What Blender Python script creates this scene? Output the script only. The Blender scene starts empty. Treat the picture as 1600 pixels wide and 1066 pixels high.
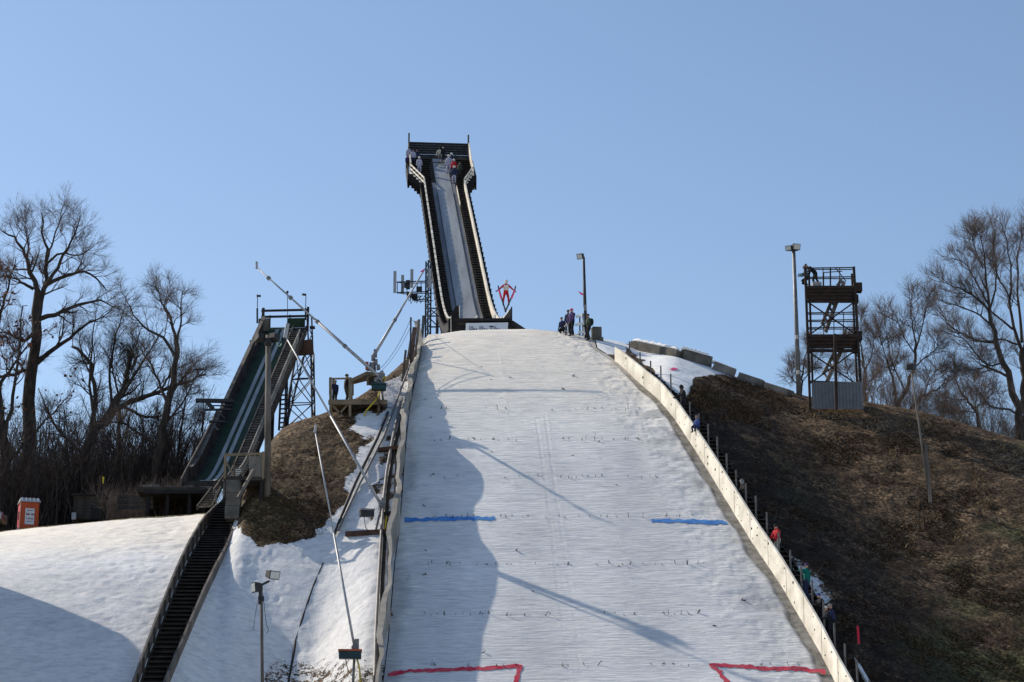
import bpy, bmesh, math, random
import numpy as np
from mathutils import Vector, Matrix
random.seed(7)
RNG = np.random.default_rng(11)
SC = bpy.context.scene
COL = SC.collection
PI = math.pi
rad = math.radians

# ------------------------------------------------------------------ camera geometry
FPX = 3600.0
PIT = rad(15.0)
CP, SP = math.cos(PIT), math.sin(PIT)
CZ = 1.7

def ray(px, py):
    u = (px - 800) / FPX
    v = (533 - py) / FPX
    return np.array([u, CP - v * SP, SP + v * CP])

def at(px, py, Y):
    """world point of the viewing ray (px, py) at ground distance Y"""
    d = ray(px, py)
    t = Y / d[1]
    return np.array([t * d[0], Y, CZ + t * d[2]])

def proj(p):
    x, y, z = p[0], p[1], p[2] - CZ
    f = y * CP + z * SP
    w = -y * SP + z * CP
    return 800 + FPX * x / f, 533 - FPX * w / f

# ------------------------------------------------------------------ numpy noise
_T = RNG.random((256, 256))
def vnoise(x, y):
    x = np.asarray(x, float); y = np.asarray(y, float)
    xi = np.floor(x).astype(int); yi = np.floor(y).astype(int)
    fx = x - xi; fy = y - yi
    fx = fx * fx * fx * (fx * (fx * 6 - 15) + 10); fy = fy * fy * fy * (fy * (fy * 6 - 15) + 10)
    a = _T[xi & 255, yi & 255]; b = _T[(xi + 1) & 255, yi & 255]
    c = _T[xi & 255, (yi + 1) & 255]; d = _T[(xi + 1) & 255, (yi + 1) & 255]
    return (a * (1 - fx) + b * fx) * (1 - fy) + (c * (1 - fx) + d * fx) * fy
def fbm(x, y, o=4, g=.5):
    s = 0; amp = 1; tot = 0
    for i in range(o):
        s = s + amp * (vnoise(x * 2 ** i + 17.3 * i, y * 2 ** i + 9.1 * i) - .5)
        tot += amp; amp *= g
    return s / tot * 2
def sstep(a, b, x):
    t = np.clip((np.asarray(x, float) - a) / (b - a), 0, 1)
    return t * t * (3 - 2 * t)

# ------------------------------------------------------------------ hill shape
M = .76
_e = ray(800, 1066)
Z108 = CZ + 108 * _e[2] / _e[1]
def S(Y):
    Y = np.asarray(Y, float)
    Z105 = Z108 - 3 * M
    L = Z105 / (M / 2)
    y0 = 105 - L
    low = np.where(Y > y0, M / 2 * (Y - y0) ** 2 / L, 0.0)
    return np.where(Y >= 105, Z108 + M * (Y - 108), low)
def hit0(px, py):
    e = ray(px, py); k = e[2] / e[1]
    Y = (Z108 - M * 108 - CZ) / (k - M)
    return np.array([Y * e[0] / e[1], Y, float(S(Y))])

WL_PX = [(660, 515), (657, 545), (652, 575), (647, 600), (641, 640), (637, 680), (634, 720), (630, 780), (626, 830), (619, 880), (614, 940), (609, 1000), (601, 1066)]
WR_PX = [(966, 548), (1000, 586), (1028, 620), (1058, 660), (1097, 720), (1120, 757), (1146, 800), (1178, 852), (1218, 911), (1256, 976), (1282, 1021), (1304, 1066)]
_wl = np.array([hit0(*p) for p in WL_PX]); _wr = np.array([hit0(*p) for p in WR_PX])
def _ext(w, Y):
    ys = w[::-1, 1]; xs = w[::-1, 0]
    Y = np.asarray(Y, float)
    r = np.interp(Y, ys, xs)
    lo = xs[0] + (Y - ys[0]) * (xs[3] - xs[0]) / (ys[3] - ys[0])
    hi = xs[-1] + (Y - ys[-1]) * (xs[-1] - xs[-3]) / (ys[-1] - ys[-3])
    return np.where(Y < ys[0], lo, np.where(Y > ys[-1], np.maximum(hi, xs[-1] - 3.), r))
def xL(Y): return np.clip(_ext(_wl, Y), -6.4, -4.6)
def xR(Y): return np.maximum(_ext(_wr, Y), 5.4)

RIDGE = [(-900, 880), (-400, 850), (0, 831), (60, 824), (100, 820), (200, 811), (300, 805), (345, 800), (372, 785), (392, 745), (415, 700), (440, 671), (480, 655), (520, 640), (560, 620), (590, 600), (615, 580), (640, 556), (655, 535), (670, 525),
         (690, 523), (720, 518), (760, 516), (830, 515), (880, 519), (920, 526), (965, 534), (1000, 543), (1060, 557), (1110, 572), (1150, 588), (1200, 604), (1260, 621), (1350, 628), (1450, 646), (1600, 690), (1800, 735), (2500, 850)]
_ra = np.array([ray(*p) for p in RIDGE])
R_A = _ra[:, 0] / _ra[:, 1]
R_E = _ra[:, 2] / _ra[:, 1]
A_G = np.linspace(-.5, .5, 401)
E_G = np.interp(A_G, R_A, R_E)
YC_G = (Z108 - M * 108 - CZ) / (E_G - M)
P_G = CZ + YC_G * E_G
_q0, _q1 = hit0(262, 1066), hit0(368, 812)
def gully(x, Y):
    """the snow falls away to the right of the hill stairs, more so lower down"""
    dx = x - (_q0[0] + (Y - _q0[1]) * (_q1[0] - _q0[0]) / (_q1[1] - _q0[1]))
    dx = dx + .9
    W = np.clip((124.0 - Y) * .62, .01, 5.6); D = W * .46
    return D * (1 - (1 - np.clip(dx / W, 0, 1)) ** 1.6) * sstep(.9, 4.2, xL(Y) - x) * (dx > 0)
def lateral(x, Y):
    d = x - xR(Y)
    r = .35 * sstep(.2, 1.6, d) + 2.5 * sstep(1.2, 10.5, d) + .03 * np.clip(d - 9, 0, 12)
    e = xL(Y) - x
    l = .15 * sstep(.1, 1.0, e) + .03 * np.clip(e - 1, 0, 8)
    return -np.where(d > 0, r, 0) - np.where(e > 0, l + gully(x, Y), 0)
def H(x, Y, lumps=True):
    x = np.asarray(x, float); Y = np.asarray(Y, float)
    a = x / np.maximum(Y, 20)
    P = np.interp(a, A_G, P_G) + .11 * (Y - np.interp(a, A_G, YC_G))
    s = S(Y) + lateral(x, Y)
    k = 2.9 + .5 * sstep(-.118, -.130, a) - 2.0 * sstep(.055, .075, a) - 2.0 * sstep(-.045, -.06, a) * sstep(-.128, -.115, a)
    m = np.minimum(P, s)
    z = m - k * np.log(np.exp(-(P - m) / k) + np.exp(-(s - m) / k))
    # unseen terrace left of the small hill, added to cast its lower-left shadow
    top = 29.5 - 14 * sstep(121.2, 123.2, Y) - .25 * np.clip(121 - Y, 0, 8)
    shadow_bank = sstep(-29.6, -33.0, x) * sstep(70, 96, Y)
    z = z + shadow_bank * np.maximum(top - z, 0)
    return z
_Y = np.linspace(100, 165, 400)
for _ in range(8):
    X2 = A_G[:, None] * _Y[None, :]
    Z2 = H(X2, np.broadcast_to(_Y, X2.shape))
    e2 = ((Z2 - CZ) / _Y).max(1)
    P_G = P_G + (E_G - e2) * YC_G * 1.0
def hitH(px, py, y0=97, y1=175):
    e = ray(px, py); Y = np.linspace(y0, y1, 3000)
    x = Y * e[0] / e[1]; z = CZ + Y * e[2] / e[1]
    g = z - H(x, Y)
    i = np.argmax(g < 0) if (g < 0).any() else len(Y) - 1
    return np.array([x[i], Y[i], float(H(x[i], Y[i]))])
def ground(x, Y): return np.array([x, Y, float(H(x, Y))])

# ------------------------------------------------------------------ materials
MATS = {}
def node_mat(name):
    m = bpy.data.materials.new(name); m.use_nodes = True
    nt = m.node_tree
    b = nt.nodes['Principled BSDF']
    return m, nt, b
def mat(name, col, rough=.75, var=.25, scale=3.0, stretch=(1, 1, 1), bump=.15, metal=0.0, col2=None, spec=.3):
    """procedural material: base colour mottled by two noises, plus bump"""
    if name in MATS: return MATS[name]
    m, nt, b = node_mat(name)
    N = nt.nodes; L = nt.links
    tc = N.new('ShaderNodeTexCoord'); mp = N.new('ShaderNodeMapping'); mp.inputs['Scale'].default_value = stretch
    L.new(tc.outputs['Object'], mp.inputs[0])
    n1 = N.new('ShaderNodeTexNoise'); n1.inputs['Scale'].default_value = scale; n1.inputs['Detail'].default_value = 6
    L.new(mp.outputs[0], n1.inputs['Vector'])
    r = N.new('ShaderNodeValToRGB')
    c2 = col2 if col2 else tuple(c * (1 - var) for c in col)
    c1 = tuple(min(1, c * (1 + var * .5)) for c in col)
    r.color_ramp.elements[0].position = .34; r.color_ramp.elements[1].position = .66
    r.color_ramp.elements[0].color = (*c2, 1); r.color_ramp.elements[1].color = (*c1, 1)
    L.new(n1.outputs['Fac'], r.inputs[0]); L.new(r.outputs[0], b.inputs['Base Color'])
    b.inputs['Roughness'].default_value = rough; b.inputs['Metallic'].default_value = metal
    b.inputs['Specular IOR Level'].default_value = spec
    if bump:
        n2 = N.new('ShaderNodeTexNoise'); n2.inputs['Scale'].default_value = scale * 5; n2.inputs['Detail'].default_value = 4
        L.new(mp.outputs[0], n2.inputs['Vector'])
        bp = N.new('ShaderNodeBump'); bp.inputs['Strength'].default_value = bump; bp.inputs['Distance'].default_value = .05
        L.new(n2.outputs['Fac'], bp.inputs['Height']); L.new(bp.outputs[0], b.inputs['Normal'])
    MATS[name] = m
    return m

def hillside_mat(name='hillside', groomed=False):
    """snow, bare earth, dead grass: driven by the painted cover attribute (R snow, G dirt, B moss, alpha sun tint; G also carries painted shade) broken up by noise"""
    m, nt, b = node_mat(name)
    N = nt.nodes; L = nt.links
    def new(t, **k):
        n = N.new(t)
        for a, v in k.items(): setattr(n, a, v)
        return n
    def noise(scale, detail=5, stretch=(1, 1, 1)):
        mp = new('ShaderNodeMapping'); mp.inputs['Scale'].default_value = stretch
        L.new(tc.outputs['Object'], mp.inputs[0])
        n = new('ShaderNodeTexNoise'); n.inputs['Scale'].default_value = scale; n.inputs['Detail'].default_value = detail
        n.inputs['Roughness'].default_value = .62
        L.new(mp.outputs[0], n.inputs['Vector']); return n.outputs['Fac']
    def math_(op, a, bb):
        n = new('ShaderNodeMath', operation=op)
        for i, v in enumerate((a, bb)):
            if isinstance(v, (int, float)): n.inputs[i].default_value = v
            else: L.new(v, n.inputs[i])
        return n.outputs[0]
    def ramp(f, stops):
        r = new('ShaderNodeValToRGB'); e = r.color_ramp.elements
        while len(e) < len(stops): e.new(.5)
        for q, (p, c) in zip(e, stops): q.position = p; q.color = (*c, 1)
        L.new(f, r.inputs[0]); return r.outputs[0]
    def mix(f, a, c, mode='MIX'):
        n = new('ShaderNodeMix', data_type='RGBA', blend_type=mode)
        if isinstance(f, (int, float)): n.inputs[0].default_value = f
        else: L.new(f, n.inputs[0])
        for i, v in ((6, a), (7, c)):
            if isinstance(v, tuple): n.inputs[i].default_value = (*v, 1)
            else: L.new(v, n.inputs[i])
        return n.outputs[2]
    tc = new('ShaderNodeTexCoord')
    at_ = new('ShaderNodeAttribute', attribute_name='cover')
    sep = new('ShaderNodeSeparateColor'); L.new(at_.outputs['Color'], sep.inputs[0])
    snow, dirt_shade, moss = sep.outputs[0], sep.outputs[1], sep.outputs[2]
    g = ramp(noise(1.1, 8), [(.30, (.036, .025, .017)), (.45, (.098, .066, .041)), (.58, (.175, .118, .073)), (.74, (.32, .235, .15))])
    g = mix(1.0, g, ramp(noise(5.5, 9), [(.38, (.14, .14, .15)), (.5, (.72, .71, .68)), (.60, (1.7, 1.65, 1.5)), (.70, (2.7, 2.6, 2.3))]), 'MULTIPLY')
    g = mix(ramp(noise(.28, 3), [(.4, (0, 0, 0)), (.62, (.6, .6, .6))]), g, (.055, .034, .021))
    gm = ramp(noise(4.5, 9), [(.36, (.012, .013, .008)), (.5, (.075, .072, .030)), (.64, (.21, .19, .085))])
    g = mix(moss, g, gm)
    s = ramp(noise(.35, 5), [(.3, (.83, .835, .85)), (.7, (.93, .925, .91))])
    s = mix(math_('MULTIPLY', ramp(noise(2.2, 6, (.5, 1.6, 1.6)), [(.45, (0, 0, 0)), (.75, (1, 1, 1))]), .22), s, (.60, .57, .52))
    dr = ramp(noise(1.5, 6), [(.3, (.19, .21, .245)), (.7, (.32, .345, .39))])  # bluish tone: the blue of snow shade put into the colour along with dirt
    s = mix(dirt_shade, s, dr)
    if groomed: s = mix(moss, s, ramp(noise(1.8, 7), [(.3, (.15, .135, .115)), (.5, (.27, .255, .23)), (.7, (.40, .385, .36))]))
    f = math_('ADD', math_('MULTIPLY', snow, 1.9), math_('ADD', math_('MULTIPLY', math_('SUBTRACT', noise(1.9, 7), .5), 1.8), math_('MULTIPLY', math_('SUBTRACT', noise(8.5, 5), .5), 1.7)))
    s = mix(at_.outputs['Alpha'], s, mix(1.0, s, (1.03, .975, .88), 'MULTIPLY'))  # warm sunlight tint painted into the snow by alpha
    g = mix(dirt_shade, g, mix(1.0, g, (.34, .34, .36), 'MULTIPLY'))  # on bare ground the G channel is painted shade
    if groomed: s = mix(1.0, s, ramp(noise(1.0, 8, (1.1, 9.0, 9.0)), [(.34, (.82, .83, .85)), (.5, (1.0, 1.0, 1.0)), (.64, (1.12, 1.115, 1.10))]), 'MULTIPLY')
    else: s = mix(1.0, s, ramp(noise(2.6, 7, (.7, 1.5, 1.5)), [(.34, (.80, .81, .83)), (.5, (.98, .98, .98)), (.64, (1.06, 1.06, 1.05))]), 'MULTIPLY')
    cov = ramp(math_('SUBTRACT', f, .45), [(.40, (0, 0, 0)), (.52, (1, 1, 1))])
    c = mix(cov, g, s)
    L.new(c, b.inputs['Base Color'])
    b.inputs['Roughness'].default_value = .8
    b.inputs['Specular IOR Level'].default_value = .12
    bp = new('ShaderNodeBump'); bp.inputs['Strength'].default_value = .7; bp.inputs['Distance'].default_value = .09
    hN = math_('ADD', math_('MULTIPLY', noise(5.5, 6), .55), math_('MULTIPLY', cov, .6))
    hN = math_('ADD', hN, math_('MULTIPLY', noise(22, 4), .12))
    if groomed:   # fine cross grooves left by the grooming
        hN = math_('ADD', math_('MULTIPLY', noise(1.0, 6, (.8, 6.5, 6.5)), 1.0), math_('MULTIPLY', noise(1.0, 4, (2.2, 15., 15.)), .55))
        bp.inputs['Strength'].default_value = 1.0; bp.inputs['Distance'].default_value = .14
    L.new(hN, bp.inputs['Height']); L.new(bp.outputs[0], b.inputs['Normal'])
    return m
HILL = hillside_mat()
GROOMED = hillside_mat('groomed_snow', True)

WOOD_GREY = mat('weathered_wood', (.15, .132, .115), .85, .45, 1.6, (1, 1, .25), .3)
WOOD_DARK = mat('dark_timber', (.045, .038, .034), .85, .5, 1.6, (1, 1, .3), .3)
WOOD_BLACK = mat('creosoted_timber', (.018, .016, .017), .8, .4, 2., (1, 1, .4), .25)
WOOD_TAN = mat('pine_lumber', (.19, .145, .095), .85, .4, 1.5, (1, 1, .3), .25)
WOOD_BROWN = mat('red_brown_timber', (.085, .045, .032), .85, .45, 1.5, (1, 1, .3), .25)
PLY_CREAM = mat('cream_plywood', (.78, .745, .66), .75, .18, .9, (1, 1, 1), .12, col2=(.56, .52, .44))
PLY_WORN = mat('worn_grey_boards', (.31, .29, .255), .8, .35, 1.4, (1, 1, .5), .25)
WHITE_PAINT = mat('white_paint', (.72, .71, .68), .6, .15, 2., (1, 1, 1), .1)
STEEL_DARK = mat('dark_steel', (.035, .035, .042), .55, .3, 4., (1, 1, 1), .1, .3)
STEEL_RUST = mat('rusted_steel', (.034, .022, .018), .8, .5, 3., (1, 1, 1), .2, .15)
STEEL_GALV = mat('galvanised_steel', (.20, .20, .205), .55, .25, 5., (1, 1, 1), .05, .3)
ALU = mat('aluminium_pole', (.34, .35, .37), .5, .12, 4., (1, 1, 1), .03, .4)
SHEET = mat('corrugated_sheet', (.135, .145, .16), .55, .15, 2., (1, 1, 1), .05, .3)
CONCRETE = mat('concrete', (.19, .18, .165), .9, .35, 1.6, (1, 1, 1), .3)
CONCRETE_DK = mat('mossy_concrete', (.12, .11, .095), .9, .4, 1.6, (1, 1, 1), .3)
ICE = mat('ice_track', (.30, .325, .35), .6, .25, .5, (3, .25, .25), .12, spec=.3)
TREAD = mat('stair_tread_boards', (.036, .033, .032), .85, .5, 1.8, (1, 1, 1), .3)
GREEN_MAT = mat('green_plastic_matting', (.012, .036, .016), .7, .4, 2., (1, 1, 1), .3)
TRACK_GREY = mat('pale_grey_track', (.31, .335, .345), .6, .25, 1.4, (1, .4, .4), .15)
ORANGE = mat('orange_plastic', (.52, .075, .012), .45, .12, 1., (1, 1, 1), .04)
RED_PLASTIC = mat('red_plastic', (.60, .02, .018), .45, .12, 1., (1, 1, 1), .04)
GREY_PLASTIC = mat('pale_grey_plastic', (.40, .40, .41), .5, .12, 1., (1, 1, 1), .05)
BARK = mat('bark', (.060, .047, .040), .95, .5, 4., (1, 1, .3), .6)
BARK_WARM = mat('brown_bark', (.095, .067, .050), .95, .5, 4., (1, 1, .3), .6)
TWIG = mat('twig_bark', (.14, .108, .092), .95, .4, 3., (1, 1, 1), 0)
TWIG_DK = mat('dark_twig_bark', (.055, .044, .042), .95, .4, 3., (1, 1, 1), 0)
LEAF_RUST = mat('russet_dead_leaves', (.17, .055, .025), .85, .4, 6., (1, 1, 1), 0)
STRAW = mat('straw_grass', (.19, .130, .078), .95, .5, 1.3, (1, 1, 1), 0)
STRAW_LT = mat('pale_straw_grass', (.40, .30, .19), .95, .4, 1.3, (1, 1, 1), 0)
LEAF_LITTER = mat('leaf_litter', (.085, .055, .034), .95, .6, 2.3, (1, 1, 1), 0)
EVERGREEN = mat('evergreen_needles', (.022, .032, .020), .9, .4, 6., (1, 1, 1), 0)
BLUE_DYE = mat('blue_dyed_snow', (.035, .17, .50), .9, .35, 3.5, (1, 1, 1), .4, col2=(.09, .27, .56))
RED_DYE = mat('red_dyed_snow', (.48, .018, .055), .9, .35, 3.5, (1, 1, 1), .4, col2=(.56, .10, .13))
SIGN_WHITE = mat('sign_white', (.70, .72, .76), .6, .08, 1., (1, 1, 1), .02)
SIGN_BLUE = mat('sign_navy_letter', (.02, .03, .10), .6, .1, 1., (1, 1, 1), 0)
BLACK_RUB = mat('black_rubber', (.015, .015, .016), .7, .2, 3., (1, 1, 1), .05)
YELLOW = mat('yellow_hose_rubber', (.55, .43, .03), .6, .2, 3., (1, 1, 1), .02)
PINK = mat('pink_ribbon', (.80, .08, .25), .7, .1, 3., (1, 1, 1), 0)
RED_CLOTH = mat('red_flag_cloth', (.50, .02, .05), .8, .2, 3., (1, 1, 1), 0)
TEAL_BOX = mat('teal_machine_paint', (.010, .040, .050), .5, .25, 2., (1, 1, 1), .05)
ORANGE_BOX = mat('orange_machine_paint', (.35, .075, .035), .55, .25, 2., (1, 1, 1), .05)
LAMP_BODY = mat('lamp_housing', (.028, .028, .03), .6, .25, 4., (1, 1, 1), .05, 0)
LAMP_GLASS = mat('lamp_glass', (.50, .52, .50), .25, .15, 2., (1, 1, 1), 0, 0, spec=.6)
ANTENNA = mat('antenna_panel_grey', (.30, .32, .35), .6, .12, 2., (1, 1, 1), .03)
CAR_PAINT = mat('silver_car_paint', (.30, .31, .33), .35, .1, 1., (1, 1, 1), 0, .5)
CAR_GLASS = mat('car_glass', (.02, .022, .026), .1, .1, 1., (1, 1, 1), 0, 0, spec=.6)
SNOWCAP = mat('snow_cap', (.88, .88, .88), .8, .1, 2., (1, 1, 1), .3)

# ------------------------------------------------------------------ object helpers
def setp(o, label=None, cat=None, group=None, kind=None):
    if label: o['label'] = label
    if cat: o['category'] = cat
    if group: o['group'] = group
    if kind: o['kind'] = kind
    return o
def thing(name, loc, label, cat, group=None):
    o = bpy.data.objects.new(name, None); COL.objects.link(o)
    o.location = Vector(loc); o.empty_display_size = .2
    return setp(o, label, cat, group)

class MB:
    def __init__(s): s.v = []; s.f = []; s.m = []; s.cur = 0
    def add(s, vs, fs):
        b = len(s.v); s.v += [tuple(map(float, q)) for q in vs]
        for f in fs: s.f.append(tuple(b + i for i in f)); s.m.append(s.cur)
        return s
    def hexa(s, c):   # 8 corners: bottom 4 ccw, top 4 ccw
        return s.add(c, [(0, 3, 2, 1), (4, 5, 6, 7), (0, 1, 5, 4), (1, 2, 6, 5), (2, 3, 7, 6), (3, 0, 4, 7)])
    def box(s, c, size, rz=0.0, rx=0.0):
        x, y, z = (q / 2 for q in size)
        R = Matrix.Rotation(rz, 3, 'Z') @ Matrix.Rotation(rx, 3, 'X')
        cs = [(-x, -y, -z), (x, -y, -z), (x, y, -z), (-x, y, -z), (-x, -y, z), (x, -y, z), (x, y, z), (-x, y, z)]
        return s.hexa([Vector(c) + R @ Vector(q) for q in cs])
    def beam(s, a, b, w, h, up=(0, 0, 1)):
        a = Vector(a); b = Vector(b); d = (b - a).normalized(); u = Vector(up)
        if abs(d.dot(u)) > .98: u = Vector((0, 1, 0))
        r = d.cross(u).normalized(); u = r.cross(d).normalized()
        r *= w / 2; u *= h / 2
        return s.hexa([a - r - u, a + r - u, b + r - u, b - r - u, a - r + u, a + r + u, b + r + u, b - r + u])
    def tube(s, pts, rr, n=6):
        pts = [Vector(p) for p in pts]
        if isinstance(rr, (int, float)): rr = [rr] * len(pts)
        vs = []; K = len(pts)
        ref = None
        for i, p in enumerate(pts):
            d = (pts[min(i + 1, K - 1)] - pts[max(i - 1, 0)]).normalized()
            if ref is None:
                ref = Vector((0, 0, 1)) if abs(d.z) < .9 else Vector((1, 0, 0))
            u = d.cross(ref).normalized(); w = d.cross(u).normalized()
            for k in range(n):
                a = 2 * PI * k / n
                vs.append(p + (u * math.cos(a) + w * math.sin(a)) * rr[i])
        fs = [(i * n + k, i * n + (k + 1) % n, (i + 1) * n + (k + 1) % n, (i + 1) * n + k) for i in range(K - 1) for k in range(n)]
        fs += [tuple(range(n))[::-1], tuple((K - 1) * n + k for k in range(n))]
        return s.add(vs, fs)
    def poly(s, pts, th, nrm):
        """flat polygon extruded by th along nrm"""
        n = Vector(nrm).normalized() * th; K = len(pts)
        vs = [Vector(p) for p in pts] + [Vector(p) + n for p in pts]
        fs = [tuple(range(K))[::-1], tuple(range(K, 2 * K))] + [(i, (i + 1) % K, K + (i + 1) % K, K + i) for i in range(K)]
        return s.add(vs, fs)
    def ball(s, c, r, nu=10, nv=7, half=False, M3=None):
        r = (r, r, r) if isinstance(r, (int, float)) else r
        vs = []; c = Vector(c)
        lo = 0 if half else -PI / 2
        for j in range(nv + 1):
            t = lo + (PI / 2 - lo) * j / nv
            for k in range(nu):
                a = 2 * PI * k / nu
                q = Vector((r[0] * math.cos(t) * math.cos(a), r[1] * math.cos(t) * math.sin(a), r[2] * math.sin(t)))
                if M3: q = M3 @ q
                vs.append(c + q)
        fs = [(j * nu + k, j * nu + (k + 1) % nu, (j + 1) * nu + (k + 1) % nu, (j + 1) * nu + k) for j in range(nv) for k in range(nu)]
        fs.append(tuple(range(nu))[::-1])
        return s.add(vs, fs)
    def sweep(s, corners):
        """corners: list of stations, each a list of K points; closed tube of quads with end caps"""
        K = len(corners[0]); vs = [p for st in corners for p in st]; n = len(corners)
        fs = [(i * K + k, i * K + (k + 1) % K, (i + 1) * K + (k + 1) % K, (i + 1) * K + k) for i in range(n - 1) for k in range(K)]
        fs += [tuple(range(K))[::-1], tuple((n - 1) * K + k for k in range(K))]
        return s.add(vs, fs)
    def build(s, name, mats, parent=None, origin=None, smooth=False, label=None):
        if not isinstance(mats, (list, tuple)): mats = [mats]
        pl = Vector((0, 0, 0))
        if parent is not None:
            pl = Vector(parent.location); q = parent.parent
            while q is not None: pl += Vector(q.location); q = q.parent
        o_loc = Vector((0, 0, 0))
        if origin is not None and parent is None: o_loc = Vector(origin)
        off = pl + o_loc
        me = bpy.data.meshes.new(name)
        me.from_pydata([(v[0] - off.x, v[1] - off.y, v[2] - off.z) for v in s.v], [], s.f)
        for m in mats: me.materials.append(m)
        me.polygons.foreach_set('material_index', s.m)
        if smooth: me.polygons.foreach_set('use_smooth', [True] * len(s.f))
        bm = bmesh.new(); bm.from_mesh(me); bmesh.ops.recalc_face_normals(bm, faces=bm.faces); bm.to_mesh(me); bm.free()
        o = bpy.data.objects.new(name, me); COL.objects.link(o)
        if parent is not None: o.parent = parent
        else: o.location = o_loc
        if label: o['label'] = label
        return o
class Each:
    """like MB, but every piece becomes a part of its own"""
    def __init__(s, name, mats, parent): s.a = (name, mats, parent)
    def __getattr__(s, k):
        def f(*a, **kw):
            m = MB(); getattr(m, k)(*a, **kw); return m.build(*s.a)
        return f
def np_obj(name, V, F, m, parent=None, smooth=True, origin=None):
    """fast mesh from numpy arrays; F is (n,k)"""
    off = np.zeros(3)
    if parent is not None: off = np.array(parent.location)
    elif origin is not None: off = np.array(origin)
    V = np.asarray(V, np.float32) - off.astype(np.float32)
    me = bpy.data.meshes.new(name)
    me.vertices.add(len(V)); me.vertices.foreach_set('co', V.ravel())
    n, k = F.shape
    me.loops.add(n * k); me.loops.foreach_set('vertex_index', F.astype(np.int32).ravel())
    me.polygons.add(n); me.polygons.foreach_set('loop_start', np.arange(0, n * k, k, dtype=np.int32))
    me.polygons.foreach_set('use_smooth', np.full(n, smooth))
    me.update(calc_edges=True)
    for q in (m if isinstance(m, (list, tuple)) else [m]): me.materials.append(q)
    o = bpy.data.objects.new(name, me); COL.objects.link(o)
    if parent is not None: o.parent = parent
    elif origin is not None: o.location = Vector(origin)
    return o
def copy_tree(o, parent=None):
    c = o.copy(); COL.objects.link(c)
    if parent is not None: c.parent = parent
    for ch in list(o.children): copy_tree(ch, c)
    return c

# ------------------------------------------------------------------ camera, sun, sky
cam = bpy.data.cameras.new('camera'); co = bpy.data.objects.new('camera', cam); COL.objects.link(co)
cam.sensor_width = 36; cam.lens = 36 * FPX / 1600; cam.clip_end = 6000; cam.clip_start = .5
co.location = (0, 0, CZ); co.rotation_euler = (PI / 2 + PIT, 0, 0)
SC.camera = co
SUN_E, SUN_A = rad(37), rad(58)     # elevation, angle to the left of the view
SDIR = np.array([-math.cos(SUN_E) * math.sin(SUN_A), math.cos(SUN_E) * math.cos(SUN_A), math.sin(SUN_E)])
sl = bpy.data.lights.new('sun', 'SUN'); so = bpy.data.objects.new('sun', sl); COL.objects.link(so)
sl.energy = 5.0; sl.angle = rad(.5); sl.color = (1.0, .89, .73)
so.rotation_euler = Vector(SDIR).to_track_quat('Z', 'Y').to_euler()
so.location = (-60, 60, 90)
w = bpy.data.worlds.new('World'); SC.world = w; w.use_nodes = True
wn = w.node_tree; bg = wn.nodes['Background']
sky = wn.nodes.new('ShaderNodeTexSky'); sky.sky_type = 'NISHITA'; sky.sun_disc = False
sky.sun_elevation = SUN_E; sky.sun_rotation = -SUN_A; sky.altitude = 200; sky.air_density = 1.0; sky.dust_density = .6; sky.ozone_density = 2.0
wn.links.new(sky.outputs[0], bg.inputs[0]); bg.inputs[1].default_value = .142
SC.view_settings.view_transform = 'Standard'; SC.view_settings.look = 'None'; SC.view_settings.exposure = 0
# ------------------------------------------------------------------ the hill: base sheet and four fine patches
def grid_obj(name, X, Y, Z, cover, m=HILL):
    ny, nx = X.shape
    V = np.stack([X, Y, Z], -1).reshape(-1, 3)
    i = np.arange(ny - 1)[:, None] * nx + np.arange(nx - 1)[None, :]
    F = np.stack([i, i + 1, i + nx + 1, i + nx], -1).reshape(-1, 4)
    o = np_obj(name, V, F, m)
    a = o.data.color_attributes.new('cover', 'FLOAT_COLOR', 'POINT')
    c = np.zeros((ny * nx, 4), np.float32); c[:, :3] = np.clip(cover[..., :3], 0, 1).reshape(-1, 3)
    if cover.shape[-1] == 4: c[:, 3] = np.clip(cover[..., 3], 0, 1).ravel()
    a.data.foreach_set('color', c.ravel())
    o['kind'] = 'structure'
    return o
def pix(X, Y, Z):
    f = Y * CP + (Z - CZ) * SP; w_ = -Y * SP + (Z - CZ) * CP
    return 800 + FPX * X / f, 533 - FPX * w_ / f
def inside(px, py, poly):
    r = np.zeros(px.shape, bool); n = len(poly)
    for i in range(n):
        x0, y0 = poly[i]; x1, y1 = poly[(i + 1) % n]
        c = ((y0 > py) != (y1 > py)) & (px < (x1 - x0) * (py - y0) / (y1 - y0 + 1e-9) + x0)
        r ^= c
    return r
def dist_poly(px, py, line):
    d = np.full(px.shape, 1e9)
    for (x0, y0), (x1, y1) in zip(line[:-1], line[1:]):
        vx, vy = x1 - x0, y1 - y0
        t = np.clip(((px - x0) * vx + (py - y0) * vy) / (vx * vx + vy * vy), 0, 1)
        d = np.minimum(d, np.hypot(px - x0 - t * vx, py - y0 - t * vy))
    return d
# stair flight on the left hillside (world lines)
ST_L = [hitH(216, 1066), hitH(345, 803)]      # left edge
ST_R = [hitH(262, 1066), hitH(368, 812)]      # right edge
def line_x(l, Y): return l[0][0] + (np.asarray(Y, float) - l[0][1]) * (l[1][0] - l[0][0]) / (l[1][1] - l[0][1])
def stL(Y): return np.maximum(line_x(ST_L, Y), -30)
def stR(Y): return line_x(ST_R, Y)

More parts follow.
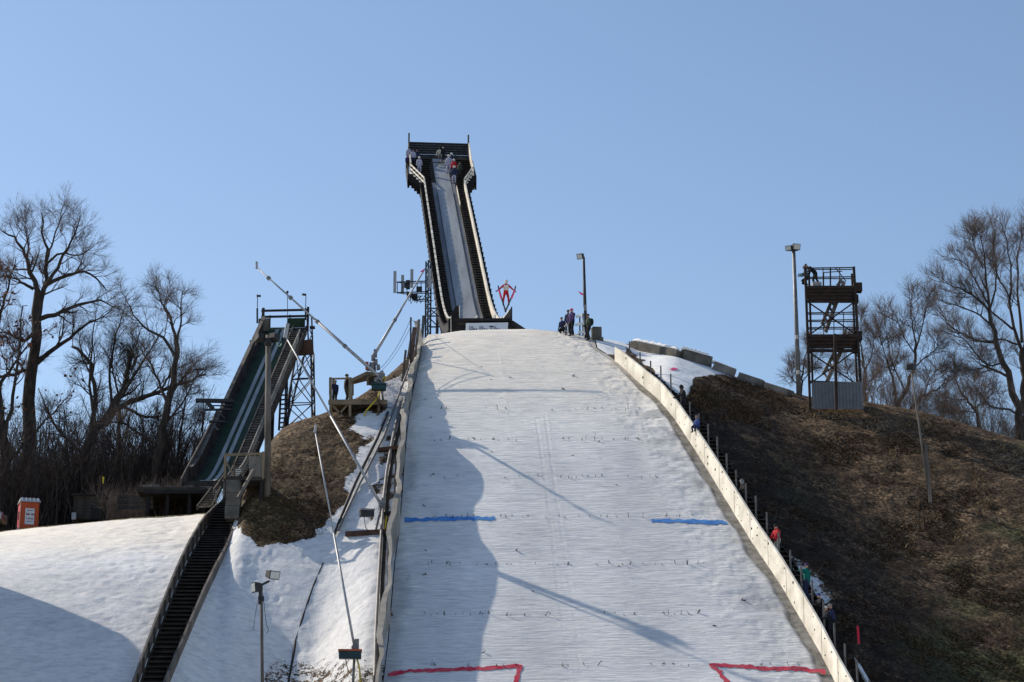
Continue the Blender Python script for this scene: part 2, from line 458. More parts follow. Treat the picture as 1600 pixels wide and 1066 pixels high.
# base sheet -------------------------------------------------------------
xs = np.concatenate([-np.geomspace(900, 60, 16), np.arange(-55, 75, 1.0), np.geomspace(80, 900, 14)])
ys = np.concatenate([[-300, -100, -30, 0, 20, 40, 55, 65], np.arange(70, 190, 1.0), np.geomspace(195, 1400, 16)])
X, Y = np.meshgrid(xs, ys)
Z = H(X, Y)
Z = np.where(Y > 190, np.interp(Y, [190, 260, 1400], [0, 1, 1]) * -18 + Z * 0 + H(X, np.full_like(Y, 190.)), Z)
fine = (X > -44) & (X < 56) & (Y > 91) & (Y < 156)
Z = np.where(fine, Z - .8, Z) + np.where(fine, 0, .12 * fbm(X * .2, Y * .2))
cov = np.zeros(X.shape + (3,)); cov[..., 0] = np.where(Y < 95, .95, np.where((np.abs(X) < 8) & (Y > 140) & (Y < 165), 1, .08)); cov[..., 2] = .1
grid_obj('ground', X, Y, Z, cov)

def patch(name, xa, xb, y0, y1, nx, ny, fn, tpow=1.0, m=HILL):
    t = np.linspace(0, 1, nx) ** tpow
    yy = np.linspace(y0, y1, ny)
    Yg = np.repeat(yy[:, None], nx, 1)
    a = xa(yy)[:, None]; b = xb(yy)[:, None]
    Xg = a + (b - a) * t[None, :]
    Zg = H(Xg, Yg)
    px, py = pix(Xg, Yg, Zg)
    dz, cover = fn(Xg, Yg, Zg, px, py, t[None, :])
    return grid_obj(name, Xg, Yg, Zg + dz, cover, m)

TRK = [[(838, 655), (850, 740), (862, 830), (872, 920), (892, 1066)], [(852, 650), (864, 740), (880, 850), (898, 960), (908, 1066)], [(1030, 700), (1090, 850), (1150, 1010)], [(1000, 640), (1060, 790), (1120, 940), (1165, 1066)], [(930, 700), (985, 900), (1030, 1066)], [(700, 820), (760, 860)], [(960, 560), (1010, 690), (1040, 800)], [(780, 540), (800, 700), (812, 900), (815, 1066)]]
def piste_dz(Xg, Yg):
    """height of the groomed landing slope above the plain hill profile (shared with everything laid on it)"""
    xl = xL(Yg); xr = xR(Yg)
    t = (Xg - xl) / (xr - xl)
    up = np.hypot(1, M) * Yg
    edge_r = sstep(.72, .90, t + .05 * fbm(Xg * .4, Yg * .25, 2)) * (1 - sstep(.955, .99, t))
    edge_l = 1 - sstep(.03, .12, t)
    flat_knoll = sstep(139, 142.5, Yg)
    rip = .014 * fbm(Xg * .30, up * 2.4, 2, .5)
    big = .045 * fbm(Xg * .16 + 3, up * .22 + 8, 2)
    z = rip * (1 - .35 * flat_knoll) + big
    z = z + edge_r * .085 * fbm(Xg * 2.1, up * 2.0, 3, .6) + edge_l * .07 * fbm(Xg * 1.6 + 9, up * 1.5, 3, .6)
    rows = np.zeros_like(z)
    return z + .04
def piste(Xg, Yg, Zg, px, py, t):
    dz = piste_dz(Xg, Yg)
    for l in TRK:
        if len(l) != 5: dz = dz + .010 * np.exp(-((dist_poly(px, py, l)) / 1.5) ** 2) * (1 + fbm(Xg, Yg, 2)); continue
        d = dist_poly(px, py, l)
        dz = dz - .018 * np.exp(-(d / 1.6) ** 2) + .012 * np.exp(-((d - 3.5) / 1.6) ** 2)
    c = np.zeros(Xg.shape + (4,)); c[..., 0] = 1
    n = fbm(Xg * .5, Yg * .5, 4)
    strip = sstep(.962, .975, t + .012 * n)
    strip = strip * (1 - .55 * sstep(136, 141, Yg))
    dirt_shade = strip * .9 + .30 * sstep(.15, .7, fbm(Xg * .25 + 5, Yg * .5, 4)) * sstep(.80, .93, t)
    dirt_shade = dirt_shade + .40 * (1 - sstep(.0, .05, t + .03 * n)) + .10 * sstep(.1, .6, fbm(Xg * .9, Yg * 2.2, 4))
    dz = dz - strip * .10
    dirt_shade = dirt_shade + .19 * sstep(135, 122, Yg) + .16 * fbm(Xg * .12, Yg * .3, 3) + .07 * np.sin(Xg * 1.15 + .6 * fbm(Xg * .2, Yg * .1, 2)) * sstep(138, 130, Yg)  # lower slope given the bluish shade tone, plus patchy dirt and grooming bands
    dirt_shade = dirt_shade + .55 * sstep(.1, .7, fbm(Xg * .7 + 8, Yg * 1.4, 4) + .25) * sstep(.80, .93, t) * sstep(121, 126, Yg) * sstep(137, 132, Yg)
    c[..., 1] = np.clip(dirt_shade - strip * .9, 0, 1)
    c[..., 2] = np.clip(strip + .35 * sstep(.1, .6, fbm(Xg * .5 + 3, Yg * .9, 4)) * sstep(.90, .95, t) * (1 - strip), 0, 1)
    c[..., 3] = sstep(126, 140, Yg + 2 * n)  # painted sun warmth, growing towards the crest
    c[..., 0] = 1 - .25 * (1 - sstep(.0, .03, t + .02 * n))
    return dz, c
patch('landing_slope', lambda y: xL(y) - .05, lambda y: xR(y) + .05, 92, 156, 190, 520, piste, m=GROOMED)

_fr = np.random.default_rng(77)
def pits(Xg, Yg, n, bx, by, r, dep):
    z = np.zeros(Xg.shape); xs_ = _fr.uniform(*bx, n); ys_ = _fr.uniform(*by, n)
    yrow = Yg[:, 0]
    for a, b in zip(xs_, ys_):
        i0, i1 = np.searchsorted(yrow, b - .8), np.searchsorted(yrow, b + .8)
        if i1 <= i0: continue
        d2 = ((Xg[i0:i1] - a) / r) ** 2 + ((Yg[i0:i1] - b) / (r * 1.3)) ** 2
        z[i0:i1] -= dep * np.exp(-d2) - dep * .35 * np.exp(-(np.sqrt(d2) - 1.7) ** 2 * 2)
    return z
def trail(pts, n):
    return pts
def small_hill(Xg, Yg, Zg, px, py, t):
    up = np.hypot(1, M) * Yg
    ed = sstep(.62, .9, t + .06 * fbm(Xg * .3, Yg * .3, 2))
    rough = sstep(120, 112, Yg)
    dz = .03 + .016 * fbm(Xg * .7, up * 2.2, 3) + .022 * fbm(Xg * 1.7, up * 1.9, 3, .6) * (.4 + .6 * sstep(-.2, .4, fbm(Xg * .2, Yg * .2, 2))) + .05 * fbm(Xg * .2, up * .25, 3) + ed * .06 * fbm(Xg * 1.9, up * 1.9, 3, .6)
    c = np.zeros(Xg.shape + (4,))
    c[..., 0] = np.where(Yg < 118, 1., 1. - .0 * t)
    back = sstep(-3, 1.5, py - np.interp(px, [0, 100, 200, 300, 345], [826, 818, 811, 806, 806]) + 3 * fbm(Xg, Yg, 3))
    dz = dz + pits(Xg, Yg, 120, (-30, -15), (104, 123), .15, .04) * (.25 + .75 * ed)
    behind = sstep(131, 133, Yg + 1.2 * fbm(Xg * .6, Yg * .6, 3))
    c[..., 0] = 1 - behind
    c[..., 1] = .12 * sstep(.0, .6, fbm(Xg * .35, Yg * .8, 4)) + .30 * sstep(860, 930, py)  # patchy dirt, plus shade tone painted on the lower part
    c[..., 2] = .8 * behind
    c[..., 3] = sstep(890, 835, py + 10 * fbm(Xg * .3, Yg * .3, 3))  # sun warmth painted into the snow near the crest
    return dz, c
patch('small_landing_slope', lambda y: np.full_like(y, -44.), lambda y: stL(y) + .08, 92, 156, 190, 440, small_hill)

BROWN = [(366, 812), (385, 838), (420, 850), (470, 852), (512, 828), (530, 790), (556, 730), (575, 690), (548, 668), (570, 650), (610, 640), (640, 600), (640, 480), (300, 480), (300, 806)]
LITWH = [(590, 600), (622, 585), (650, 560), (650, 600), (632, 640), (592, 640)]
def mid_left(Xg, Yg, Zg, px, py, t):
    up = np.hypot(1, M) * Yg
    br = inside(px, py, BROWN).astype(float)
    d = dist_poly(px, py, BROWN + BROWN[:1])
    sd = np.where(br > .5, -d, d) + 16 * fbm(Xg * .9, Yg * 1.0, 4)
    snow = sstep(-9, 9, sd)
    w2 = inside(px, py, LITWH).astype(float) * sstep(0, 6, dist_poly(px, py, LITWH + LITWH[:1]))
    snow = np.maximum(snow, w2)
    bare = sstep(985, 1055, py) * sstep(392, 420, px + 10 * fbm(Xg * .7, Yg, 2)) * .50
    bare = np.maximum(bare, .6 * sstep(560, 585, px) * sstep(640, 680, py) * sstep(860, 800, py) * sstep(-.25, .35, fbm(Xg * 1.3, up * .9, 4)))
    bare = np.maximum(bare, .5 * sstep(615, 628, px) * sstep(-.3, .3, fbm(Xg * 2, up * .8, 4)))
    snow = snow * (1 - bare)
    lum = .16 * fbm(Xg * .55 + 20, up * .35, 4, .55)
    dz = .02 + np.where(snow > .5, .75, 1.0) * (lum * .8) + (1 - snow) * .10 * fbm(Xg * 1.7, up * 1.5, 4, .6) + snow * (.05 * fbm(Xg * .9, up * 2.0, 3) + .06 * fbm(Xg * .35, up * 1.1 + 4, 2) + pits(Xg, Yg, 170, (-17, -6.5), (100, 124), .14, .04))
    edge = sstep(0, .05, t) * sstep(1, .96, t)
    c = np.zeros(Xg.shape + (4,))
    c[..., 0] = snow
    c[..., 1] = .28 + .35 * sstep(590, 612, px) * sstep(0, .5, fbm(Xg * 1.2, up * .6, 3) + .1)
    c[..., 2] = .25 * sstep(0, .6, fbm(Xg * .3 + 2, Yg * .3, 3) + .15) * sstep(650, 760, py)
    return dz * edge, c
patch('left_hillside', lambda y: stR(y) - .08, lambda y: xL(y) - .10, 92, 156, 130, 460, mid_left)

SNOWR = [(968, 536), (1000, 540), (1110, 568), (1180, 600), (1130, 585), (1086, 592), (1070, 625), (1040, 600), (1000, 560)]
SNOWP = [(1222, 862), (1265, 880), (1290, 905), (1300, 935), (1285, 965), (1262, 930), (1235, 890)]
def right_hill(Xg, Yg, Zg, px, py, t):
    up = np.hypot(1, M) * Yg
    ps = inside(px, py, SNOWR); d = dist_poly(px, py, SNOWR + SNOWR[:1])
    sd = np.where(ps, d, -d) + 5 * fbm(Xg * 1.3, Yg * 1.3, 4)
    snow = sstep(-3, 4, sd)
    ps = inside(px, py, SNOWP); d = dist_poly(px, py, SNOWP + SNOWP[:1])
    snow = np.maximum(snow, sstep(985, 972, px) * sstep(560, 548, py))
    snow = np.maximum(snow, .60 * sstep(-8, 14, np.where(ps, d, -d) + 14 * fbm(Xg * 1.5, Yg * 1.5, 4)))
    lum = .17 * fbm(Xg * .42 + 20, up * .42, 4, .55)
    dz = (1 - snow * .75) * (lum + .12 * fbm(Xg * 1.5, up * 1.5, 4, .62)) + .03
    dz = dz * sstep(0, .02, t) * (1 - .5 * sstep(-30, 5, (np.interp(px, [p[0] for p in RIDGE], [p[1] for p in RIDGE]) - py)))
    c = np.zeros(Xg.shape + (4,))
    c[..., 0] = snow
    dd = Xg - xR(Yg)
    c[..., 1] = (1 - sstep(4, 11.5, dd + 2.2 * fbm(Xg * .25, Yg * .25, 3))) * sstep(142, 134, Yg) * (1 - snow)  # painted shade: ground darkened in the zone right of the wall
    c[..., 2] = .9 * sstep(.0, .6, fbm(Xg * .25 + 2, Yg * .25, 3) + sstep(820, 1040, py) * 1.0 * sstep(1420, 1500, px) - .2)
    return dz, c
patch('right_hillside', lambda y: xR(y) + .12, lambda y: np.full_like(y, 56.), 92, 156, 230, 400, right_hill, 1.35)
# ------------------------------------------------------------------ big ski jump inrun
TL = at(756, 500, 160); TT = at(686, 246, 222)
KX = (TT[0] - TL[0]) / 62.0
def axx(Y): return TL[0] + KX * (Y - 160)
ZM = (TT[2] - TL[2] - .16 * 4 - .08 * 18) / (40 + 9)
def zp(Y):
    if Y <= 164: return TL[2] + .16 * (Y - 160)
    z = TL[2] + .64
    if Y <= 182:
        u = Y - 164
        return z + .16 * u + (ZM - .16) * u * u / 36
    z += .16 * 18 + (ZM - .16) * 9
    return z + ZM * (Y - 182)
def JP(Y, o, h):
    """point of the inrun: ground distance Y, sideways offset o, height h over the deck"""
    n = math.hypot(1, KX)
    return Vector((axx(Y) + o / n, Y - o * KX / n, zp(Y) + h))
def stations(a, b, step): 
    n = max(1, int(math.ceil((b - a) / step)))
    return [a + (b - a) * i / n for i in range(n + 1)]
def strip(mb, Ya, Yb, o0, o1, h0, h1, step=1.5):
    f = (lambda q: q if callable(q) else (lambda Y: q))
    o0, o1, h0, h1 = map(f, (o0, o1, h0, h1))
    mb.sweep([[JP(Y, o0(Y), h0(Y)), JP(Y, o1(Y), h0(Y)), JP(Y, o1(Y), h1(Y)), JP(Y, o0(Y), h1(Y))] for Y in stations(Ya, Yb, step)])
    return mb
HW = 1.92
FN0, FN1 = 212.0, 216.4
def hw(Y): return HW if Y < FN0 else (HW + (3.1 - HW) * min(1, (Y - FN0) / (FN1 - FN0)))
base = ground(axx(175), 175.)
SJ = thing('ski_jump_inrun', base, 'tall dark ski jump inrun with a grey ice track, rising behind the snow crest', 'ski jump')
m = MB(); strip(m, 160, FN0, lambda Y: -hw(Y), lambda Y: hw(Y), -.4, -.03); strip(m, FN0 + .01, 223, lambda Y: -hw(Y), lambda Y: hw(Y), -.4, -.03, .8)
m.build('deck', WOOD_DARK, SJ)
m = MB(); strip(m, 160.3, 221.3, -.76, .72, .0, .05, 1.0); m.build('ice_track', ICE, SJ)
for (o0, o1) in ((-1.16, -.80), (.76, 1.10)):
    m = MB(); strip(m, 160.3, 220.0, o0, o1, -.02, .02, 1.0); m.build('track_gutter', mat('track_gutter', (.16, .175, .20), .6, .35, .6, (3, .25, .25), .1), SJ)
for o in (-1.18, -.78, .74, 1.12):
    m = MB(); strip(m, 160.6, 210, o - .03, o + .03, .0, .09); m.build('track_curb', STEEL_DARK if abs(o) < 1.0 else WOOD_GREY, SJ)
for (ya_, yb_, h_) in ((160.6, 174, .30), (206, 211.5, .35)):
    m = MB(); strip(m, ya_, yb_, 1.15, 1.19, .0, h_); m.build('inner_fence_board', PLY_CREAM, SJ)
for sgn in (-1, 1):
    m = MB(); Y = 162.
    while Y < 221:
        a, b = 1.22, hw(Y) - .10
        if Y > FN0 + 1: a = .75
        o0, o1 = (a, b) if sgn > 0 else (-b, -a)
        c = (JP(Y, o0, .06) + JP(Y, o1, .06)) / 2
        m.box(c, (o1 - o0, .34, .07), -math.atan(KX)); Y += .62
    strip(m, 161.8, FN0, 1.21 if sgn > 0 else -1.86, 1.86 if sgn > 0 else -1.21, -.02, .035)
    m.build('stair_flight', TREAD, SJ)
# side walls: sunlit on their left faces, with level outrigger brackets that give the saw-tooth outline
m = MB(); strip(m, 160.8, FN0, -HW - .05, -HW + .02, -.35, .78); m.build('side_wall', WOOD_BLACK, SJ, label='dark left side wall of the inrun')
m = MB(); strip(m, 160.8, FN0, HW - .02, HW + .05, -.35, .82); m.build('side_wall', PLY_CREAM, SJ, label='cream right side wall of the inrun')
m = MB(); Y = 161.2
while Y < FN0 - .4:
    strip(m, Y, Y + 1.1, -HW - .13, -HW + .02, .79, .86); Y += 1.32
m.build('handrail', PLY_CREAM, SJ)
m = MB(); strip(m, 160.8, FN0, HW - .04, HW + .08, .83, .90); m.build('handrail', PLY_CREAM, SJ)
for sgn in (-1, 1):
    m = MB(); Y = 163.5
    while Y < FN0:
        z = zp(Y)
        o = sgn * (HW + .24)
        p = JP(Y + .5, o, 0)
        m.box((p.x, p.y, z + .05), (.36, 1.25, .75), -math.atan(KX)); Y += 1.30
    m.build('outrigger_brackets', WOOD_BLACK, SJ)
for sgn in (-1, 1):
    m = MB(); strip(m, 160.4, FN0, sgn * 1.84 - .06, sgn * 1.84 + .06, -1.7, -.42); m.build('girder', WOOD_BLACK, SJ)
# support legs
for Y in (201, 212, 221):
    for sgn in (-1, 1):
        t = JP(Y, sgn * 1.5 if Y < 195 else .9 + sgn * .7, -.42); b = ground(t.x + sgn * .5, t.y)
        m = MB(); m.tube([(b[0], b[1], b[2] - .5), t], [.17, .14], 8); m.build('support_leg', STEEL_DARK, SJ)
    m = MB()
    g = float(H(axx(Y), Y)); t0 = zp(Y) - .8; n = max(1, int((t0 - g) / 3.5))
    if Y > 195: n = 0
    for i in range(n):
        za = g + (t0 - g) * i / n - zp(Y); zb = g + (t0 - g) * (i + 1) / n - zp(Y)
        m.beam(JP(Y, -1.75, za), JP(Y, 1.75, zb), .09, .09); m.beam(JP(Y, 1.75, za), JP(Y, -1.75, zb), .09, .09); m.beam(JP(Y, -1.75, zb), JP(Y, 1.75, zb), .1, .1)
    if n: m.build('cross_bracing', STEEL_DARK, SJ)
# enclosed timber substructure behind the take-off
m = MB()
zg = float(H(axx(165), 165)) - .6
for (Ya, Yb) in ((161.6, 178.0),):
    c = []
    for Y in (Ya, 164., 167., 170., 173., 175.5, Yb):
        a = JP(Y, -1.95, -.42); b = JP(Y, 1.95, -.42)
        c.append([Vector((a.x, a.y, zg)), Vector((b.x, b.y, zg)), b, a])
    m.sweep(c)
m.build('substructure', WOOD_BLACK, SJ)
# start platform
for sgn in (-1, 1):
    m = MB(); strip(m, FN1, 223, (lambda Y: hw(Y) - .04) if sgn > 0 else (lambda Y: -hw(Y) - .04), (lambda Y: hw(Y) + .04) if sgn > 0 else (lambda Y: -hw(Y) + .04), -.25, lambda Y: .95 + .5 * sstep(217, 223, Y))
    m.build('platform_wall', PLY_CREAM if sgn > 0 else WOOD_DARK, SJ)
    if sgn < 0:
        m = MB(); strip(m, FN1, 222, -hw(220) - .08, -hw(220) + .06, 1.0, 1.08); m.build('platform_handrail', PLY_CREAM, SJ)
    m = MB(); strip(m, FN1 - .3, 221.5, sgn * 3.32 - .10, sgn * 3.32 + .10, -1.5, -.1); m.build('platform_skirt', WOOD_BLACK, SJ)
    # funnel balustrade
    m = MB()
    st = stations(FN0, FN1, 1.05)
    for h in (.9, .45, .05):
        for a, b in zip(st[:-1], st[1:]): m.beam(JP(a, sgn * (hw(a) + .05), h), JP(b, sgn * (hw(b) + .05), h), .06, .14)
    for Y in st: m.beam(JP(Y, sgn * (hw(Y) + .05), -.35), JP(Y, sgn * (hw(Y) + .05), .95), .09, .12)
    m.build('balustrade', PLY_CREAM, SJ)
    m = MB()
    for a, b in zip(st[:-1], st[1:]):
        p = (JP(a, sgn * (hw(a) + .12), 0) + JP(b, sgn * (hw(b) + .12), 0)) / 2
        m.box((p.x, p.y, p.z - .6), (.45, 1.3, .8), 0)
    m.build('platform_bracket', WOOD_BLACK, SJ)
    m = MB(); m.beam(JP(222.9, sgn * 3.05, -.3), JP(222.9, sgn * 3.05, 2.25), .16, .16); m.build('corner_post', WOOD_GREY, SJ)
m = MB()
zt = zp(223)
for i in range(5):
    a = JP(223, -3.1, 0); b = JP(223, 3.1, 0)
    m.beam((a.x, a.y, zt + .12 + i * .26), (b.x, b.y, zt + .12 + i * .26), .06, .235)
m.build('back_wall', WOOD_BLACK, SJ)
m = MB(); m.beam(JP(218.8, -.95, .42), JP(218.8, 1.0, .42), .22, .07); m.build('start_bar', WOOD_GREY, SJ)
m = MB(); m.beam(JP(219.5, 1.55, 0), JP(219.5, 1.55, 1.9), .09, .09); m.build('signal_post', GREEN_MAT, SJ)
# take-off front
m = MB()
a = JP(160, -2.25, 0); b = JP(160, 2.0, 0)
m.beam((a.x + .1, 159.75, TL[2] - .10), (b.x, 159.75, TL[2] - .10), .45, .20); m.build('takeoff_edge_beam', WOOD_BLACK, SJ)
m = MB()
for sx in np.linspace(-2.2, 1.9, 14):
    p = JP(160, sx, 0); m.box((p.x, 159.95, TL[2] - 2.2), (.30, .08, 4.2))
m.build('takeoff_front_boards', WOOD_BLACK, SJ)
m = MB()   # left wing panel that rises behind the lip
pl = [at(717.5, 477, 160.2), at(717.5, 500, 160.2), at(717, 520, 160.2), at(705, 520, 160.2), at(704, 492, 160.2), at(712, 479, 160.2)]
m.poly(pl, .12, (0, 1, 0)); m.build('wing_panel', WOOD_BLACK, SJ)
m = MB(); m.beam(at(718, 478, 160.0), at(718, 500, 160.0), .07, .10); m.beam(at(704.6, 494, 159.9), at(704.6, 519, 159.9), .06, .08); m.build('wing_post', PLY_CREAM, SJ)
m = MB()
pl = [at(798.5, 481, 160.4), at(798.5, 503, 160.2), at(783, 503, 160.2), at(788, 496, 160.3)]
m.poly(pl, .10, (0, 1, 0)); m.build('wing_panel', WOOD_GREY, SJ)
m = MB(); m.beam(at(799.5, 479.5, 160.1), at(799.5, 505, 160.1), .09, .10); m.build('wing_post', WOOD_BLACK, SJ)
m = MB(); m.beam(at(799, 504, 160.2), at(822, 519, 160.2), .12, .35); m.beam(at(798, 512, 160.3), at(812, 520, 160.3), .12, .30); m.build('side_brace', WOOD_DARK, SJ)
for (qa, qb) in (((741, 500), (746, 494)), ((781, 501), (784, 496)), ((772, 500), (773.5, 492)), ((744, 500), (752, 500.5))):
    m = MB(); m.beam(at(*qa, 159.7), at(*qb, 159.8), .16, .10); m.build('edge_flap', PLY_CREAM, SJ)

# banner on the take-off front with navy lettering
SG = thing('banner_sign', at(760, 517, 159.5), 'white banner with dark blue lettering under the take-off lip, half hidden by the snow crest', 'sign')
m = MB(); c0, c1, c2, c3 = at(727, 522, 159.6), at(793, 522, 159.6), at(794, 504, 159.6), at(728, 505, 159.6)
m.poly([c0, c1, c2, c3], .03, (0, 1, 0)); m.build('banner_panel', SIGN_WHITE, SG)
def text_obj(name, s, loc, size, m_, parent, rz=0, ext=.006, sx=1.0):
    cu = bpy.data.curves.new('txt', 'FONT'); cu.body = s; cu.size = size; cu.extrude = ext
    t = bpy.data.objects.new('txt', cu); COL.objects.link(t)
    bpy.context.view_layer.update()
    me = bpy.data.meshes.new_from_object(t.evaluated_get(bpy.context.evaluated_depsgraph_get()))
    bpy.data.objects.remove(t); bpy.data.curves.remove(cu)
    Mx = Matrix.Translation(Vector(loc)) @ Matrix.Rotation(rz, 4, 'Z') @ Matrix.Rotation(PI / 2, 4, 'X') @ Matrix.Diagonal((sx, 1, 1, 1))
    me.transform(Mx); me.transform(Matrix.Translation(-Vector(parent.location)))
    me.materials.clear(); me.materials.append(m_)
    o = bpy.data.objects.new(name, me); COL.objects.link(o); o.parent = parent
    return o
q = at(733, 522.5, 159.55); text_obj('lettering', 'Jilts Jilts Tilts', q, .92, SIGN_BLUE, SG, sx=.47)

# ------------------------------------------------------------------ antenna mast beside the inrun
b = ground(at(668.5, 520, 164)[0], 164.); zt_ = at(668, 408, 164)[2]
AM = thing('antenna_mast', b, 'dark lattice mast carrying grey panel antennas, left of the tall ski jump', 'antenna mast')
m = MB(); R3 = .22
legs = [(b[0] + R3 * math.cos(a), b[1] + R3 * math.sin(a)) for a in (PI / 6, PI * 5 / 6, PI * 3 / 2)]
for (x, y) in legs: m.tube([(x, y, b[2] - .3), (x, y, zt_)], .065, 6)
n = int((zt_ - b[2]) / .55)
for i in range(n):
    za = b[2] + i * .55
    for k in range(3):
        p, q = legs[k], legs[(k + 1) % 3]
        m.tube([(*p, za), (*q, za + .55)], .028, 4); m.tube([(*p, za), (*q, za)], .024, 4)
m.build('lattice_mast', STEEL_DARK, AM)
m = MB()
def bx2(px, py, Y): return Vector(at(px, py, Y))
for y0 in (441, 457.5, 469):
    xa = 620 if y0 < 465 else 645
    m.tube([bx2(xa, y0, 164.6), bx2(668, y0 - 1.5, 164.2)], .05, 5)
    m.tube([bx2(xa + 12, y0 + 2, 165.6), bx2(676, y0 + 1, 164.9)], .04, 5)
    m.tube([bx2(xa, y0, 164.6), bx2(xa + 12, y0 + 2, 165.6)], .04, 5)
for xx in (621, 628, 636, 652, 658): m.tube([bx2(xx, 440, 164.7), bx2(xx, 459, 164.7)], .03, 5)
m.build('mounting_frame', STEEL_DARK, AM)
for (px, pa, pb, Y) in ((617, 424, 457.5, 164.4), (629, 430, 459, 165.2), (643.5, 421, 449.5, 164.6), (637.5, 438, 452, 165.6), (671.5, 420, 450, 163.6)):
    m = MB(); p = bx2(px, pa, Y); q = bx2(px, pb, Y); w_ = .22 if px not in (637.5,) else .3
    m.box((p + q) / 2, (w_, .14, (p - q).length)); m.build('antenna_panel', ANTENNA if px != 637.5 else STEEL_DARK, AM)
for (px, py) in ((640, 461), (648, 464), (636, 446), (655, 452)):
    m = MB(); m.box(bx2(px, py, 164.8), (.42, .25, .36)); m.build('radio_unit', STEEL_DARK, AM)
m = MB()
for k in range(7):
    x0 = 638 + 3 * k; m.tube([bx2(x0, 462, 164.7), bx2(x0 + 1, 471 + 5 * math.sin(k * 2.2), 164.6), bx2(x0 + 8, 462, 164.5)], .03, 4)
m.build('cable_loops', BLACK_RUB, AM)
m = MB()
for yy in (482, 494, 511): m.beam(bx2(671, yy, 164), bx2(686, yy, 165), .08, .10)
for (ya, yb) in ((482, 494), (494, 482), (497, 511)): m.beam(bx2(671, ya, 164), bx2(685, yb, 165), .06, .06)
m.build('tie_bracing', STEEL_DARK, AM)

# ------------------------------------------------------------------ small jump: inrun
STp, SBt = at(441, 512, 160), at(322, 752, 136.5)
def sj(t):
    """centre line of the small inrun, t 0 top .. 1 lip"""
    x = STp[0] + (SBt[0] - STp[0]) * t; y = STp[1] + (SBt[1] - STp[1]) * t
    zt_, zb_ = STp[2], SBt[2]
    # straight, easing flat at the end
    k = 1.085
    z = zt_ + (zb_ - zt_) * (k * t if t < .8 else (k * .8 + (1 - k * .8) * (1 - ((1 - t) / .2) ** (k * .2 / (1 - k * .8)))))
    return Vector((x, y, z))
SAX = Vector((STp[0] - SBt[0], STp[1] - SBt[1], 0)).normalized(); SRT = Vector((SAX.y, -SAX.x, 0))
def SP_(t, o, h): return sj(t) + SRT * o + Vector((0, 0, h))
def sstrip(mb, ta, tb, o0, o1, h0, h1, n=24):
    mb.sweep([[SP_(t, o0, h0), SP_(t, o1, h0), SP_(t, o1, h1), SP_(t, o0, h1)] for t in np.linspace(ta, tb, n + 1)]); return mb
SM = thing('small_ski_jump_inrun', ground(SBt[0] + .5, 145.), 'smaller wooden ski jump inrun with green matting and two pale tracks, at the left', 'ski jump')
m = MB(); sstrip(m, 0, 1, -1.38, 1.75, -.45, -.04); m.build('deck', WOOD_DARK, SM)
m = MB(); sstrip(m, 0, 1, -1.0, .75, -.03, .02); m.build('green_matting', GREEN_MAT, SM)
for o in (-.38, .08):
    m = MB(); sstrip(m, .015, 1, o, o + .24, .025, .06); m.build('ski_track', TRACK_GREY, SM)
m = MB(); sstrip(m, 0.0, .93, -1.40, -1.28, -.5, .85); m.build('side_wall', WOOD_DARK, SM)
m = MB(); sstrip(m, 0.0, .93, -1.46, -1.22, .855, .93); m.build('wall_cap', WOOD_GREY, SM)
for i in range(22):
    t = .02 + i * .041; m = MB(); m.beam(SP_(t, -1.44, -.6), SP_(t, -1.44, .80), .08, .10); m.build('wall_post', WOOD_DARK, SM)
m = MB(); sstrip(m, .0, .9, .78, .86, .0, .22); m.build('divider_board', WOOD_GREY, SM)
m = MB()
for i in range(62):
    t = .04 + i * .0141; p = SP_(t, 1.22, .10); m.box(p, (.66, .26, .05), math.atan2(SRT.y, SRT.x))
sstrip(m, .04, .915, .90, 1.54, .0, .08)
m.build('stair_flight', WOOD_GREY, SM)
m = MB()
for i in range(54):
    t = .10 + i * .0148; m.beam(SP_(t, 1.62, 0), SP_(t, 1.62, .62), .07, .10)
sstrip(m, .08, .92, 1.58, 1.66, .62, .72); m.build('handrail', PLY_WORN, SM)
m = MB(); sstrip(m, 0, .95, 1.70, 1.80, -.55, .1); m.build('side_beam', WOOD_DARK, SM)
m = MB(); sstrip(m, .84, .99, .9, 1.5, .05, .12); m.build('matting_patch', WHITE_PAINT, SM)
# top railing and lamps
m = MB()
top = STp
for o in (-1.40, 1.85): m.beam(SP_(0, o, -.3), SP_(0, o, 1.5), .16, .16)
for o in (-1.55, 1.78): m.beam(SP_(-.02, o, -.3), SP_(-.02, o, 1.25), .12, .12)
for h in (1.18, .72): m.beam(SP_(-.01, -1.6, h), SP_(-.01, 1.85, h), .08, .16)
for o in (-.9, .55): m.beam(SP_(0, o, 0), SP_(0, o, .95), .08, .08)
m.build('top_railing', WOOD_DARK, SM)
m = MB(); m.beam(SP_(0.02, -1.65, .45), SP_(0.02, -.85, .45), .06, .95); m.build('top_panel', WOOD_GREY, SM)
m = MB(); m.beam(SP_(0.0, .35, .33), SP_(0.0, 1.65, .33), .08, .7); m.build('top_mat', GREEN_MAT, SM)
for (px, yb, yt, dx) in ((402, 505, 463, 3.5), (477.5, 500, 461, -4)):
    m = MB(); m.tube([at(px, yb, 159.6), at(px, 482, 159.6)], .07, 6); m.tube([at(px, 482, 159.6), at(px + .6, yt, 159.6)], .03, 6); lp = m.build('lamp_post', STEEL_DARK, SM)
    m = MB(); m.box(at(px + dx * .6, yt - .5, 159.4), (.28, .22, .16), .3, .3); m.build('lamp_head', LAMP_BODY, lp)
m = MB(); m.tube([at(449.5, 500, 159.5), at(449, 458, 159.5)], .025, 5); m.ball(at(449, 456.5, 159.5), .10); m.build('whip_aerial', STEEL_DARK, SM)
